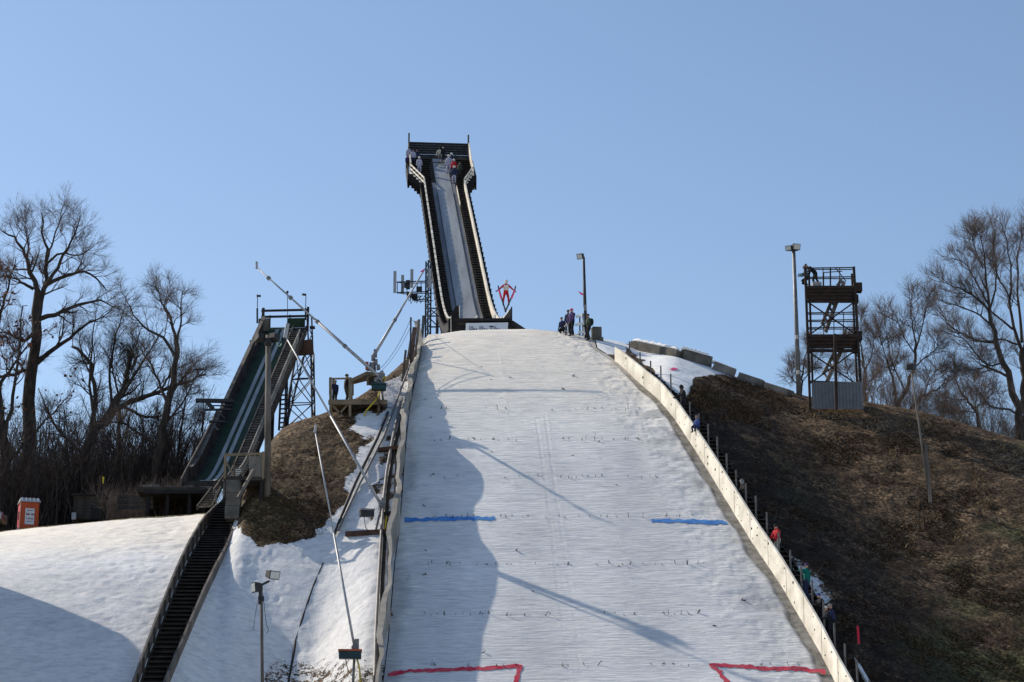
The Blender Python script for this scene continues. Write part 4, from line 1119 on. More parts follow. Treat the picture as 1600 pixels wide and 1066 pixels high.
# ------------------------------------------------------------------ viewing platform with lean-to on the left knoll
VY = 133.0
VP = thing('viewing_platform', hitH(540, 662), 'raised brown wooden viewing platform with two people at the edge of the left knoll', 'platform')
def V3(px, py, d=0.0): return Vector(at(px, py, VY + d))
m = MB(); a, b = V3(514, 626, 0), V3(604, 627, 0); m.box(((a + b) / 2) + Vector((0, 1.3, -.02)), ((b - a).length, 2.8, .16)); m.build('floor', WOOD_TAN, VP)
m = MB(); m.beam(V3(513, 629, -.16), V3(605, 629, -.16), .10, .26); m.build('front_beam', WOOD_TAN, VP)
for (x0, y0, x1, y1, d) in ((516.5, 590, 516.5, 664, -.1), (546.5, 590, 547, 660, -.1), (592, 626, 592, 648, 0), (521, 592, 521, 640, 2.3)):
    m = MB(); m.beam(V3(x0, y0, d), V3(x1, y1, d), .15, .14, (0, 1, 0)); m.build('post', WOOD_TAN, VP)
m = MB()
m.beam(V3(515, 592, -.12), V3(548, 591.5, -.12), .07, .10); m.beam(V3(517, 630), V3(545, 662), .07, .12); m.beam(V3(545, 630), V3(517, 662), .07, .12); m.build('bracing', WOOD_TAN, VP)
m = MB(); m.beam(V3(515.5, 594, .3), V3(515.5, 620, .3), .04, 1.0, (0, 1, 0)); m.build('end_boards', WOOD_TAN, VP)
m = MB(); m.box(((V3(550, 640, .8) + V3(603, 640, .8)) / 2), (1.95, .10, .95)); m.build('back_skirt', WOOD_DARK, VP)
m = MB(); m.beam(V3(550, 594, .4), V3(550, 624, .4), .08, .10, (0, 1, 0)); m.build('post', WOOD_TAN, VP)
LT = thing('lean_to_shelter', hitH(575, 612), 'small lean-to roof of tan boards behind the viewing platform', 'shelter')
m = MB(); a, b, c, d = V3(547, 594.5, .6), V3(573, 582, .6), V3(598, 586, 2.2), V3(549, 598, 2.5)
m.poly([a, b, c, d], -.14, (0, 0, 1)); m.build('roof', WOOD_TAN, LT)
m = MB(); m.beam(V3(547, 595.5, .5), V3(573.5, 583, .5), .06, .20); m.beam(V3(573, 583.5, .5), V3(601, 586, 1.4), .06, .22); m.build('fascia', WOOD_TAN, LT)
for (px, y0, y1) in ((574.5, 584, 602), (551, 596, 618), (598, 587, 604)):
    m = MB(); m.beam(V3(px, y0, .7), V3(px, y1, .7), .13, .13, (0, 1, 0)); m.build('post', WOOD_TAN if px < 580 else WOOD_DARK, LT)
m = MB(); m.poly([V3(576, 586, 1.3), V3(600, 588, 1.5), V3(600, 604, 1.5), V3(576, 602, 1.3)], .05, (0, 1, 0)); m.build('back_boards', WOOD_DARK, LT)
# ------------------------------------------------------------------ snow lances
def lance(label, base, joint, tip, Y, dY, box=None, head=None, r=(.085, .03), post_r=.07, rings=(), hose=None, boxmat=None):
    o = thing('snow_lance', base, label, 'snow lance')
    J = Vector(at(*joint, Y)); T = Vector(at(*tip, Y + dY))
    m = MB(); m.tube([Vector(base) - Vector((0, 0, .4)), J + Vector((0, 0, -.05))], post_r, 8); m.build('mast', STEEL_GALV, o, smooth=True)
    m = MB(); mid = J.lerp(T, .52)
    m.tube([J, mid], [r[0], r[0] * .85], 8); m.tube([mid, T], [r[0] * .62, r[1]], 8); m.build('lance_pole', ALU, o, smooth=True)
    d = (T - J).normalized()
    for f in rings: m = MB(); c = J.lerp(T, f); m.tube([c - d * .09, c + d * .09], r[0] * 1.25, 8); m.build('clamp_ring', STEEL_GALV, o)
    m = MB(); m.ball(J, .16); m.box(J + Vector((.1, 0, .15)), (.20, .2, .5)); m.build('swivel_joint', STEEL_GALV, o)
    if head:
        m = MB(); h0, h1 = Vector(at(*head[0], Y + dY)), Vector(at(*head[1], Y + dY)); m.tube([h0, h1], head[2], 8); m.build('nozzle_head', ALU, o)
    if box:
        c = Vector(at(*box[0], Y - .35)); m = MB(); m.box(c, (box[1], .55, box[2]), box[3]); bo = m.build('compressor_box', boxmat or TEAL_BOX, o); bv = bo.modifiers.new('b', 'BEVEL'); bv.width = .04; bv.segments = 2
        m = MB(); m.box(c + Vector((0, 0, box[2] / 2 + .04)), (box[1] + .06, .6, .09), box[3]); m.build('box_lid', box[4], o)
        m = MB(); m.tube([c + Vector((-box[1] * .2, .1, -box[2] / 2)), c + Vector((-box[1] * .1, .25, -box[2] / 2 - .5)), c + Vector((.1, .35, -box[2] / 2 - .75))], .02, 5); m.build('cable', BLACK_RUB, o)
    if hose:
        m = MB(); m.tube([at(*h, Y - .25 + .1 * i) for i, h in enumerate(hose)], .045, 6); m.build('hose', YELLOW, o, smooth=True)
    return o
lA = lance('longest silver snow lance, reaching up left across the sky from the left knoll', hitH(602, 638), (594, 590), (401, 418), 132.6, 1.5, box=((592, 606), .86, .30, .06, TEAL_BOX), head=((401, 420), (401, 409), .075), rings=(.28, .5, .72, .9), r=(.10, .04),
           hose=[(598, 592), (602, 588), (590, 622), (572, 642), (566, 662)])
# valves on top of A
m = MB()
for (px, py) in ((592, 598), (595, 594), (598, 601), (588, 594)): m.box(at(px, py, 132.3), (.22, .2, .26))
m.build('valve_block', STEEL_GALV, lA)
bB = hitH(588, 606)
lB = lance('snow lance leaning right towards the antenna mast, with a pink ribbon at its tip', bB, (584, 556), (664, 420), bB[1] + .5, 5, rings=(.4,), r=(.10, .05), post_r=.09)
m = MB()
for (px, py, s_) in ((581, 572, .42), (587, 566, .34), (583, 560, .3), (591, 574, .3), (576, 575, .34)): m.box(at(px, py, bB[1] + .2), (s_ * .7, .25, s_))
m.build('valve_block', STEEL_GALV, lB)
m = MB(); m.box(at(573.5, 572, bB[1] + .1), (.18, .2, .5)); m.build('red_valve', ORANGE_BOX, lB)
m = MB(); a, b, c = Vector(at(664, 419, bB[1] + 5)), Vector(at(656, 425, bB[1] + 5)), Vector(at(660, 425.5, bB[1] + 5)); m.poly([a, b, c], .02, (0, 1, 0)); m.build('ribbon', PINK, lB)
bC = hitH(583, 836)
lC = lance('steep snow lance crossing in front of the small jump stairs, base near the blue line', bC, (596, 790), (446.5, 526), bC[1], 2.5, box=((573, 803), .72, .30, .25, STEEL_GALV), head=((445.5, 528), (449.5, 506), .11), r=(.085, .05), boxmat=STEEL_DARK, post_r=.06,
           hose=[(604, 806), (602, 824), (594, 846), (586, 862), (575, 878)])
bD = hitH(551, 1075)
lD = lance('thin snow lance rising from the teal and orange box at the bottom left of centre', bD, (554, 1012), (493, 676), bD[1], 3.0, box=((547, 1024), 1.05, .34, .05, ORANGE_BOX), head=((491.5, 676), (494, 664), .06), r=(.060, .04), post_r=.065,
           hose=[(558, 1030), (562, 1046), (563, 1066), (562, 1085)])
# ------------------------------------------------------------------ snowmaking pipes and timbers in the corridor
def pipe(label, pts, r, mt, lift=.12, name='snowmaking_pipe', cat='pipe'):
    P = [hitH(*p) for p in pts]; Q = []
    for a, b in zip(P[:-1], P[1:]):
        n = max(2, int(np.linalg.norm(b - a) / 1.5))
        for i in range(n): q = a + (b - a) * i / n; q[2] = float(H(q[0], q[1])) + lift; Q.append(q)
    q = P[-1].copy(); q[2] += lift; Q.append(q)
    m = MB(); m.tube(Q, r, 8); o = m.build(name, mt, origin=P[-1], smooth=True); setp(o, label, cat, 'pipes and rails in the corridor left of the wall'); return o
pipe('galvanised pipe running down the corridor close beside the grey board wall', [(628, 628), (614, 690), (604, 745), (599, 790), (594, 870), (590, 940), (587, 1000), (585, 1085)], .085, STEEL_GALV, .25)
pipe('black pipe shadowing the galvanised pipe, between it and the board wall', [(632, 640), (617, 700), (607, 760), (602, 830), (598, 900), (594, 1000), (592, 1085)], .10, BLACK_RUB, .06)
pipe('shiny rail slanting down left from the corridor, right of a matching dark rail', [(660, 520), (640, 580), (618, 640), (600, 690), (575, 740), (548, 795), (528, 838)], .07, STEEL_GALV, .32)
pipe('dark rail slanting down left beside the shiny rail', [(606, 650), (590, 690), (565, 740), (545, 785), (522, 842)], .085, STEEL_DARK, .22)
pipe('old dark pipe lying half buried in the lower left snow', [(505, 880), (490, 915), (476, 955), (462, 1000), (447, 1085)], .06, WOOD_BLACK, -.03)
def sleeper(label, a, b, w_, h_, mt, lift=.15):
    A, B = hitH(*a), hitH(*b); m = MB(); A[2] += lift; B[2] += lift; m.beam(A, B, w_, h_); o = m.build('cross_timber', mt, origin=(A + B) / 2); setp(o, label, 'timber', 'cross timbers in the corridor'); return o
sleeper('red brown timber lying across the corridor under the steep snow lance', (541, 841), (621, 836), .30, .26, WOOD_BROWN, .2)
sleeper('dark timber across the corridor level with the blue line', (592, 808), (626, 805), .25, .18, WOOD_BLACK)
sleeper('dark timber across the corridor half way up the wall', (590, 708), (634, 703), .45, .22, WOOD_BROWN)
sleeper('short dark timber across the corridor low down beside the pipe', (599, 966), (612, 962), .3, .15, WOOD_BROWN, .05)
# stacked planks at the top of the left wall
PK = [((660, 545), (651, 502), .34, .08, PLY_WORN, 'worn wide plank leaning at the top of the left wall, rightmost of the stack'), ((648, 560), (655, 500), .16, .10, WOOD_GREY, 'grey plank second from the right in the stack above the left wall'),
      ((640, 575), (648, 512), .28, .08, WOOD_BROWN, 'brown wide plank in the middle of the stack above the left wall'), ((632, 590), (643, 524), .14, .10, WOOD_TAN, 'tan narrow plank left in the stack above the left wall'), ((655, 530), (662, 494), .22, .16, WOOD_GREY, 'short thick post topmost in the stack above the left wall'), ((628, 600), (634, 548), .14, .1, WOOD_DARK, 'dark leftmost post in the stack above the left wall')]
for (a, b, w_, t_, mt, lab) in PK:
    A = hitH(*a); B = at(*b, A[1] + 3.2); m = MB(); m.beam(A - np.array([0, 0, .2]), B, w_, t_, (0, 1, 0)); o = m.build('leaning_plank', mt, origin=A); setp(o, lab, 'plank', 'planks stacked above the left wall')
A = hitH(642, 560); m = MB(); A2 = at(642, 516, 141.); m.tube([(A2[0], 141., float(H(A2[0], 141.)) - .3), at(642, 496, 141.)], .06, 6); o = m.build('cable_post', STEEL_DARK, origin=(A2[0], 141, float(H(A2[0], 141.)))); setp(o, 'thin dark post holding the cables left of the plank stack', 'post')
def cable(label, pts, r=.018):
    m = MB(); m.tube(pts, r, 4); o = m.build('hanging_cable', BLACK_RUB, origin=pts[0]); setp(o, label, 'cable', 'cables sagging from the post down to the shelter'); return o
def sag(a, Ya, b, Yb, s, n=14):
    A, B = Vector(at(*a, Ya)), Vector(at(*b, Yb)); return [A.lerp(B, i / n) - Vector((0, 0, 4 * s * (i / n) * (1 - i / n))) for i in range(n + 1)]
cable('upper black cable sagging from the thin post down to the lean-to', sag((642, 498), 141, (589, 580), 135, .45))
cable('lower black cable sagging from the thin post down to the lean-to', sag((643, 508), 141, (592, 583), 135, .35), .014)
cable('short cable between the thin post and the antenna mast', sag((642, 498), 141, (668, 507), 157.5, .2))
# ------------------------------------------------------------------ ribbons and small markers
def ribbon(label, pts, mt, Y=None, name='ribbon'):
    P = [Vector(at(*p, Y)) if Y else Vector(hitH(*p)) + Vector((0, 0, .06)) for p in pts]
    m = MB(); m.poly(P, .02, (0, -1, .3)); o = m.build(name, mt, origin=P[0]); setp(o, label, 'ribbon'); return o
ribbon('pink ribbon tied to the wire of the knoll lamp pole', [(903, 455), (907, 457), (911, 459), (911, 462), (907, 460)], PINK, 146.9)
ribbon('pink cloth lying on the snow between the cream wall and the concrete blocks', [(1046, 579), (1052, 576), (1060, 578), (1054, 580)], PINK)
ribbon('red cloth bundle caught beside the left wall half way down the corridor', [(623, 742), (626, 727), (629, 728), (628, 743)], RED_CLOTH)
ribbon('pink cloth lying in the corridor near the bottom of the left wall', [(593, 987), (599, 984), (606, 986), (600, 990)], PINK)
b = hitH(1346, 1045)
o = thing('marker_stake', b, 'thin dark stake with a hanging red flag at the bottom right', 'marker flag')
m = MB(); m.tube([b - np.array([0, 0, .2]), at(1340.5, 977, b[1])], .022, 5); m.build('stake', STEEL_DARK, o)
m = MB(); m.poly([at(1338.5, 978, b[1]), at(1342, 979, b[1]), at(1343.5, 1006, b[1]), at(1340.5, 1007, b[1])], .02, (0, -1, 0)); m.build('flag', RED_CLOTH, o)
b = ground(at(157, 790, 138)[0], 138.)
o = thing('marker_stake', b, 'thin stake with a small yellow flag in front of the trees at the left', 'marker flag')
m = MB(); m.tube([b, at(157, 745, 138)], .03, 5); m.build('stake', WOOD_DARK, o)
m = MB(); m.poly([at(160, 745, 137.8), at(163, 745.5, 137.8), at(162, 756, 137.8), at(160, 755, 137.8)], .02, (0, -1, 0)); m.build('flag', YELLOW, o)

# ------------------------------------------------------------------ portable toilet, car, hut
b = ground(at(40, 830, 140)[0], 140.); zt = at(40, 780, 140)[2]; hgt = 2.32; z0 = zt - hgt + .12
RZ = .32
o = thing('portable_toilet', (b[0], 140., z0), 'bright orange portable toilet with a pale roof and a printed notice', 'portable toilet')
Rt = Matrix.Rotation(RZ, 3, 'Z')
def L(x, y, z): return Vector((b[0], 140.6, z0)) + Rt @ Vector((x, y, z))
m = MB(); m.hexa([L(-.58, -.6, 0), L(.58, -.6, 0), L(.58, .6, 0), L(-.58, .6, 0), L(-.56, -.58, 2.05), L(.56, -.58, 2.05), L(.56, .58, 2.05), L(-.56, .58, 2.05)]); bo = m.build('cabin', ORANGE, o); bv = bo.modifiers.new('b', 'BEVEL'); bv.width = .05; bv.segments = 2
m = MB(); m.hexa([L(-.65, -.68, 2.02), L(.65, -.68, 2.02), L(.65, .68, 2.02), L(-.65, .68, 2.02), L(-.56, -.42, 2.30), L(.56, -.42, 2.30), L(.56, .42, 2.30), L(-.56, .42, 2.30)]); m.build('roof', GREY_PLASTIC, o)
m = MB()
for k in range(5): x = -.48 + .24 * k; m.beam(L(x, -.66, 2.07), L(x, -.42, 2.32), .05, .04)
m.build('roof_ribs', WHITE_PAINT, o)
m = MB(); m.hexa([L(-.62, -.45, .06), L(-.585, -.45, .06), L(-.585, .45, .06), L(-.62, .45, .06), L(-.60, -.45, 1.9), L(-.57, -.45, 1.9), L(-.57, .45, 1.9), L(-.60, .45, 1.9)]); d_ = m.build('door', RED_PLASTIC, o)
m = MB(); m.box(L(-.63, -.2, 1.2), (.04, .08, .5), RZ); m.build('handle', BLACK_RUB, d_)
m = MB(); m.beam(L(-.60, -.61, .0), L(-.58, -.60, 2.0), .06, .06); m.build('corner_edge', mat('pale_orange_trim', (.75, .42, .30), .5, .1, 1., (1, 1, 1), 0), o)
m = MB(); m.poly([L(-.28, -.625, .62), L(.28, -.625, .62), L(.28, -.615, 1.62), L(-.28, -.615, 1.62)], .012, Rt @ Vector((0, -1, 0))); nt = m.build('notice', SIGN_WHITE, o)
m = MB(); rr = random.Random(5)
for (z, h, x0, x1) in ((1.5, .06, -.18, .18), (1.25, .13, -.22, .24), (.98, .10, -.22, .22), (.80, .05, -.2, .18)):
    x = x0
    while x < x1:
        w_ = h * rr.uniform(.35, .6)
        if rr.random() > .12: m.box(L(x + w_ / 2, -.645, z), (w_ * .8, .006, h * rr.uniform(.7, 1)), RZ)
        x += w_ * 1.15
m.build('lettering', mat('dark_red_print', (.30, .03, .03), .7, .1, 1., (1, 1, 1), 0), nt)

cx, cy = at(-42, 830, 141)[0], 141.; cz = float(H(cx, cy)) + .55
o = thing('parked_car', (cx, cy, cz), 'silver car parked at the left edge behind the snow, only its front corner showing', 'car')
prof = [(-2.1, .35), (-2.12, .75), (-1.95, .95), (-1.55, 1.0), (-1.0, 1.42), (.5, 1.45), (1.15, .98), (1.95, .85), (2.1, .6), (2.1, .35)]
m = MB(); m.poly([(cx - q[0] * .9, cy - .85, cz + q[1]) for q in prof], 1.7, (0, 1, 0)); bo = m.build('body', CAR_PAINT, o); bv = bo.modifiers.new('b', 'BEVEL'); bv.width = .08; bv.segments = 2
m = MB(); m.poly([(cx + .85, cy - .87, cz + 1.36), (cx + 1.3, cy - .87, cz + 1.02), (cx - .95, cy - .87, cz + 1.02), (cx - .45, cy - .87, cz + 1.38)], .01, (0, -1, 0)); m.build('side_window', CAR_GLASS, o)
for sx in (-1.3, 1.3):
    for sy in (-.86, .68):
        m = MB(); m.tube([(cx + sx, cy + sy - .02, cz + .33), (cx + sx, cy + sy + .2, cz + .33)], .33, 16); wq = m.build('wheel', BLACK_RUB, o)
        m = MB(); m.tube([(cx + sx, cy + sy - .03, cz + .33), (cx + sx, cy + sy + .02, cz + .33)], .19, 12); m.build('rim', STEEL_GALV, wq)
for sy in (-.6, .6): m = MB(); m.box((cx + 1.87, cy + sy, cz + .8), (.05, .12, .10)); m.build('headlight', LAMP_GLASS, o)

hx = at(136, 800, 139)[0]; hz = at(136, 812, 139)[2]
o = thing('wooden_hut', (hx, 139.5, hz), 'low dark board hut in the shade of the trees, right of the orange toilet', 'hut')
m = MB()
for k in range(7): m.box((hx, 139.0, hz + .15 + k * .21), (1.75, .05, .195))
m.box((hx, 140.0, hz + .7), (1.7, 1.8, 1.4)); m.build('walls', WOOD_DARK, o)
m = MB(); m.box((hx, 139.9, hz + 1.60), (2.0, 2.3, .10), 0, .06); m.build('roof', WOOD_BLACK, o)
m = MB(); m.box((hx + .55, 138.95, hz + .45), (.62, .05, .9)); m.build('door', WOOD_BLACK, o)
m = MB(); m.box((hx - .72, 138.7, hz + .15), (.26, .26, .42)); setp(m.build('pale_sack', ANTENNA, origin=(hx - .78, 138.8, hz)), 'small pale sack leaning at the left corner of the dark hut', 'sack')

# ------------------------------------------------------------------ dyed lines on the landing slope
def dye(label, pts, w_, mt, seed):
    rr = np.random.default_rng(seed)
    P = [hitH(*p) for p in pts]; V = []; 
    n = 0; st = []
    for a, b in zip(P[:-1], P[1:]):
        k = max(2, int(np.linalg.norm((b - a)[:2]) / .12))
        for i in range(k + (1 if b is P[-1] else 0)): st.append(a + (b - a) * i / k)
    st = np.array(st); d = np.gradient(st[:, :2], axis=0); d /= np.linalg.norm(d, axis=1)[:, None] + 1e-9
    nrm = np.stack([-d[:, 1], d[:, 0]], 1)
    wob = .07 * fbm(np.arange(len(st)) * .06 + seed * 7, np.zeros(len(st)), 3)
    rows = []
    for j, f in enumerate((-.5, -.25, 0, .25, .5)):
        ww = w_ * (1 + .7 * fbm(np.arange(len(st)) * .6 + j * 50, np.full(len(st), seed), 2))
        xy = st[:, :2] + nrm * (f * ww + wob)[:, None]
        z = H(xy[:, 0], xy[:, 1]) + piste_dz(xy[:, 0], xy[:, 1]) + .035
        rows.append(np.column_stack([xy, z]))
    R_ = np.array(rows); nr, nc = R_.shape[:2]
    i = np.arange(nr - 1)[:, None] * nc + np.arange(nc - 1)[None]
    F = np.stack([i, i + 1, i + nc + 1, i + nc], -1).reshape(-1, 4)
    o = np_obj('dyed_line', R_.reshape(-1, 3), F, mt, origin=P[0]); setp(o, label, 'painted line'); return o
dye('blue dyed line on the left half of the landing slope, mostly in shade', [(632, 815), (700, 813), (773, 812.5)], .33, BLUE_DYE, 1)
dye('blue dyed line in the sun on the right side of the landing slope', [(1018, 815.5), (1075, 816), (1136, 818)], .33, BLUE_DYE, 2)
dye('red dyed line with a hooked end at the lower left of the landing slope', [(606, 1057), (640, 1052), (700, 1049), (812, 1044), (809, 1053), (803, 1072)], .25, RED_DYE, 3)
dye('red dyed line with a hooked end at the lower right of the landing slope', [(1140, 1072), (1126, 1052), (1112, 1042), (1180, 1045), (1240, 1047), (1290, 1053)], .25, RED_DYE, 4)

# ------------------------------------------------------------------ evergreen sprigs marking the rows
def sprig_mesh(seed):
    rr = random.Random(seed); m = MB(); 
    n = rr.choice((1, 1, 2))
    for k in range(n):
        d = Vector((rr.uniform(-.7, .7), rr.uniform(-.3, .3), 1)).normalized(); L_ = rr.uniform(.18, .38)
        p0 = Vector((rr.uniform(-.05, .05), 0, -.06)); m.tube([p0, p0 + d * L_], [.018, .008], 4)
        for i in range(14):
            q = p0 + d * L_ * rr.uniform(.2, 1); dd = (d * .5 + Vector((rr.uniform(-1, 1), rr.uniform(-1, 1), rr.uniform(-.3, .6)))).normalized() * rr.uniform(.05, .11)
            s = dd.cross(Vector((0, 1, .2))).normalized() * .016
            m.add([q - s, q + s, q + dd], [(0, 1, 2)])
    return m.build('evergreen_sprig', EVERGREEN)
SPR = [sprig_mesh(i) for i in range(6)]
rr = random.Random(21)
rowsp = [(640, [(688, 702), (752, 800), (880, 905), (905, 1003)], [3, 4, 2, 9], 'highest row across the landing slope'),
         (689, [(668, 712), (725, 810), (860, 1005)], [3, 7, 11], 'second row down the landing slope'),
         (748, [(670, 740), (780, 860), (872, 945), (980, 1032)], [4, 4, 8, 4], 'row just above the blue lines'),
         (809, [(660, 745), (778, 830), (850, 1010), (1030, 1120)], [9, 5, 10, 4], 'row along the blue lines'),
         (884, [(662, 722), (745, 810), (830, 900), (930, 1110)], [6, 5, 4, 11], 'row between the blue and red lines'),
         (962, [(656, 775), (780, 870), (930, 1010), (1030, 1095)], [10, 6, 3, 6], 'row nearest above the red lines'),
         (1042, [(660, 735), (775, 810), (850, 940), (1010, 1090), (1150, 1270)], [4, 4, 5, 5, 5], 'row along the red lines')]
used = set()
for (py, segs, ns, nm) in rowsp:
    for (a, b), n in zip(segs, ns):
        for i in range(n):
            px = a + (b - a) * (i + rr.random() * .8) / n; p = hitH(px, py + rr.uniform(-2, 2)); k = rr.randrange(6)
            o = SPR[k] if k not in used else SPR[k].copy()
            if k in used: COL.objects.link(o)
            used.add(k)
            p[2] = float(H(p[0], p[1]) + piste_dz(p[0], p[1])); o.location = p; o.rotation_euler = (rr.uniform(-.4, .4), rr.uniform(-.7, .7), rr.uniform(0, 6)); s = rr.uniform(.4, .95); o.scale = (s, s, s)
            setp(o, 'dark evergreen sprig in the ' + nm, 'sprig', 'sprigs in the ' + nm)
# scattered bits of debris on the snow
rr = random.Random(4); dm = None
for i in range(34):
    px, py = rr.uniform(640, 1180), rr.uniform(530, 1060)
    p = hit0(px, py)
    if not (float(xL(p[1])) + .5 < p[0] < float(xR(p[1])) - .8) or p[1] > 141: continue
    if dm is None:
        m = MB(); m.beam((-.12, 0, .02), (.13, .02, .03), .05, .03); m.beam((0, 0, .02), (.05, .12, .05), .03, .02); m.beam((-.04, 0, .03), (-.02, -.10, .05), .03, .02); dm = m.build('bark_scrap', WOOD_BLACK); o = dm
    else: o = dm.copy(); COL.objects.link(o)
    p[2] = float(H(p[0], p[1]) + piste_dz(p[0], p[1])) + .005; o.location = p; o.rotation_euler = (rad(35), 0, rr.uniform(0, 6)); s = rr.uniform(.4, 1.1); o.scale = (s, s, s)
    setp(o, 'small dark scrap of bark lying loose on the groomed landing slope', 'debris', 'scraps of bark on the landing slope')
# ------------------------------------------------------------------ people
SKIN = mat('skin', (.48, .27, .19), .6, .1, 8., (1, 1, 1), 0)
EYE = mat('eye_dark', (.02, .015, .015), .4, .1, 1., (1, 1, 1), 0)
def fab(name, c): return mat('fabric_' + name, c, .9, .3, 9., (1, 1, 1), .1)
F_BLACK = fab('black', (.014, .014, .017)); F_NAVY = fab('navy', (.022, .028, .075)); F_PURPLE = fab('purple', (.055, .030, .12)); F_TEAL = fab('teal', (.0, .14, .11)); F_RED = fab('red', (.48, .02, .03))
F_WHITE = fab('white', (.62, .60, .58)); F_CREAM = fab('cream', (.50, .47, .40)); F_GREY = fab('grey', (.20, .20, .21)); F_GREEN = fab('dark_green', (.035, .05, .035)); F_BLUE = fab('blue', (.03, .06, .22)); F_LILAC = fab('pale_lilac', (.40, .40, .52))
F_BROWN = fab('brown', (.08, .055, .038)); F_PINK = fab('bright_pink', (.6, .06, .18)); F_OLIVE = fab('olive', (.055, .05, .035)); F_BOOT = fab('boot_black', (.012, .012, .012)); F_GLOVE = fab('glove', (.02, .02, .022)); F_HAIR = mat('dark_hair', (.025, .017, .012), .7, .4, 20., (1, 1, .2), .1)
def ik(a, b, l1, l2, pole):
    a, b = Vector(a), Vector(b); d = b - a; L_ = min(d.length, (l1 + l2) * .995); dn = d.normalized(); b = a + dn * L_
    c = (l1 * l1 - l2 * l2 + L_ * L_) / (2 * L_); h = math.sqrt(max(0, l1 * l1 - c * c)); p = Vector(pole); p = (p - dn * p.dot(dn)).normalized()
    return a + dn * c + p * h, b
def person(label, feet, face=0.0, scale=1.0, lean=0., side=0., hz=.95, hands=((.27, -.10, .82), (-.27, -.10, .82)), feetp=((.12, 0, .09), (-.12, .03, .09)), headp=0.0, jacket=None, pants=None, cap=None, captype='hat', gloves=None, cat='person', group=None, bulk=1.3, pitch=None, lower=None):
    """figure facing -Y before turning by `face`; joints posed by two-bone IK, grown as one skin surface"""
    jacket = jacket or F_BLACK; pants = pants or F_BLACK; gloves = gloves or F_GLOVE
    u = Vector((math.sin(side), -math.sin(lean), math.cos(lean))).normalized()
    pel = Vector((0, 0, hz)); wa = pel + u * .17; ch = pel + u * .42; nk = pel + u * .555
    fw = Vector((0, -math.cos(lean), -math.sin(lean)))
    hu = (u * math.cos(headp) + fw * math.sin(headp)).normalized()
    if abs(lean) > .6: hu = (u * .6 + Vector((0, -.5, .6))).normalized()
    J = [('pel', pel), ('wa', wa), ('ch', ch), ('nk', nk), ('h0', nk + hu * .075), ('h1', nk + hu * .165), ('h2', nk + hu * .245)]
    rr_ = {'pel': (.155 * bulk, .12 * bulk), 'wa': (.145 * bulk, .115 * bulk), 'ch': (.175 * bulk, .125 * bulk), 'nk': (.062, .062), 'h0': (.072, .078), 'h1': (.082, .098), 'h2': (.062, .075)}
    E = [(0, 1), (1, 2), (2, 3), (3, 4), (4, 5), (5, 6)]; idx = {n: i for i, (n, _) in enumerate(J)}
    seg = [('J', 'pel', 'wa'), ('J', 'wa', 'ch'), ('J', 'ch', 'nk'), ('S', 'nk', 'h0'), ('S', 'h0', 'h1'), ('S', 'h1', 'h2')]
    def addj(n, p, r, par, reg):
        J.append((n, Vector(p))); idx[n] = len(J) - 1; rr_[n] = r; E.append((idx[par], idx[n])); seg.append((reg, par, n))
    palms = []
    for s, hd in ((1, hands[0]), (-1, hands[1])):
        k = 'L' if s > 0 else 'R'
        sh = ch + u * .055 + Vector((.185 * s, 0, 0)); el, wr = ik(sh, hd, .29, .255, (.5 * s, .8, -.4))
        d = (wr - el).normalized()
        addj('sh' + k, sh, (.078 * bulk,) * 2, 'ch', 'J'); addj('el' + k, el, (.058 * bulk,) * 2, 'sh' + k, 'J'); addj('wr' + k, wr, (.040 * bulk,) * 2, 'el' + k, 'J'); addj('pa' + k, wr + d * .085, (.040, .026), 'wr' + k, 'G')
        palms.append((wr, d, s))
    for s, ft in ((1, feetp[0]), (-1, feetp[1])):
        k = 'l' if s > 0 else 'r'
        hp = pel + Vector((.095 * s, 0, -.05)); kn, an = ik(hp, ft, .43, .42, (.12 * s, -1, .1))
        addj('hp' + k, hp, (.095 * bulk,) * 2, 'pel', 'P'); addj('kn' + k, kn, (.066 * bulk,) * 2, 'hp' + k, 'P'); addj('an' + k, an, (.052 * bulk,) * 2, 'kn' + k, 'P')
        toe = an + Vector((.03 * s, -.17, -.045)) if pitch is None else an + Vector((.03 * s, -.15, .03)); addj('to' + k, toe, (.046, .036), 'an' + k, 'B')
    me = bpy.data.meshes.new('person_body'); me.from_pydata([p for _, p in J], E, []); me.update()
    tmp = bpy.data.objects.new('tmp', me); COL.objects.link(tmp)
    sk = tmp.modifiers.new('skin', 'SKIN'); sk.use_smooth_shade = True; sb = tmp.modifiers.new('sub', 'SUBSURF'); sb.levels = 1; sb.render_levels = 1
    sv = me.skin_vertices[0].data
    for (n, _) in J: sv[idx[n]].radius = rr_[n]
    sv[0].use_root = True
    dg = bpy.context.evaluated_depsgraph_get(); dg.update()
    bme = bpy.data.meshes.new_from_object(tmp.evaluated_get(dg)); bpy.data.objects.remove(tmp); bpy.data.meshes.remove(me)
    # material regions by nearest bone
    order = {'J': 0, 'P': 1, 'S': 2, 'G': 3, 'B': 4}
    co_ = np.array([p.center[:] for p in bme.polygons]); best = np.full(len(co_), 1e9); reg = np.zeros(len(co_), int)
    Jp = [np.array(p) for _, p in J]
    for (r_, a, b) in seg:
        A, B = Jp[idx[a]], Jp[idx[b]]; ab = B - A; t = np.clip(((co_ - A) @ ab) / (ab @ ab), 0, 1); dd = np.linalg.norm(co_ - A - t[:, None] * ab, axis=1) - (.03 if r_ == 'J' else 0)
        w_ = dd < best; best[w_] = dd[w_]; reg[w_] = order[r_]
    if lower is not None:
        pass
    bm = bmesh.new(); bm.from_mesh(bme)
    for i, f in enumerate(bm.faces): f.material_index = int(reg[i]); f.smooth = True
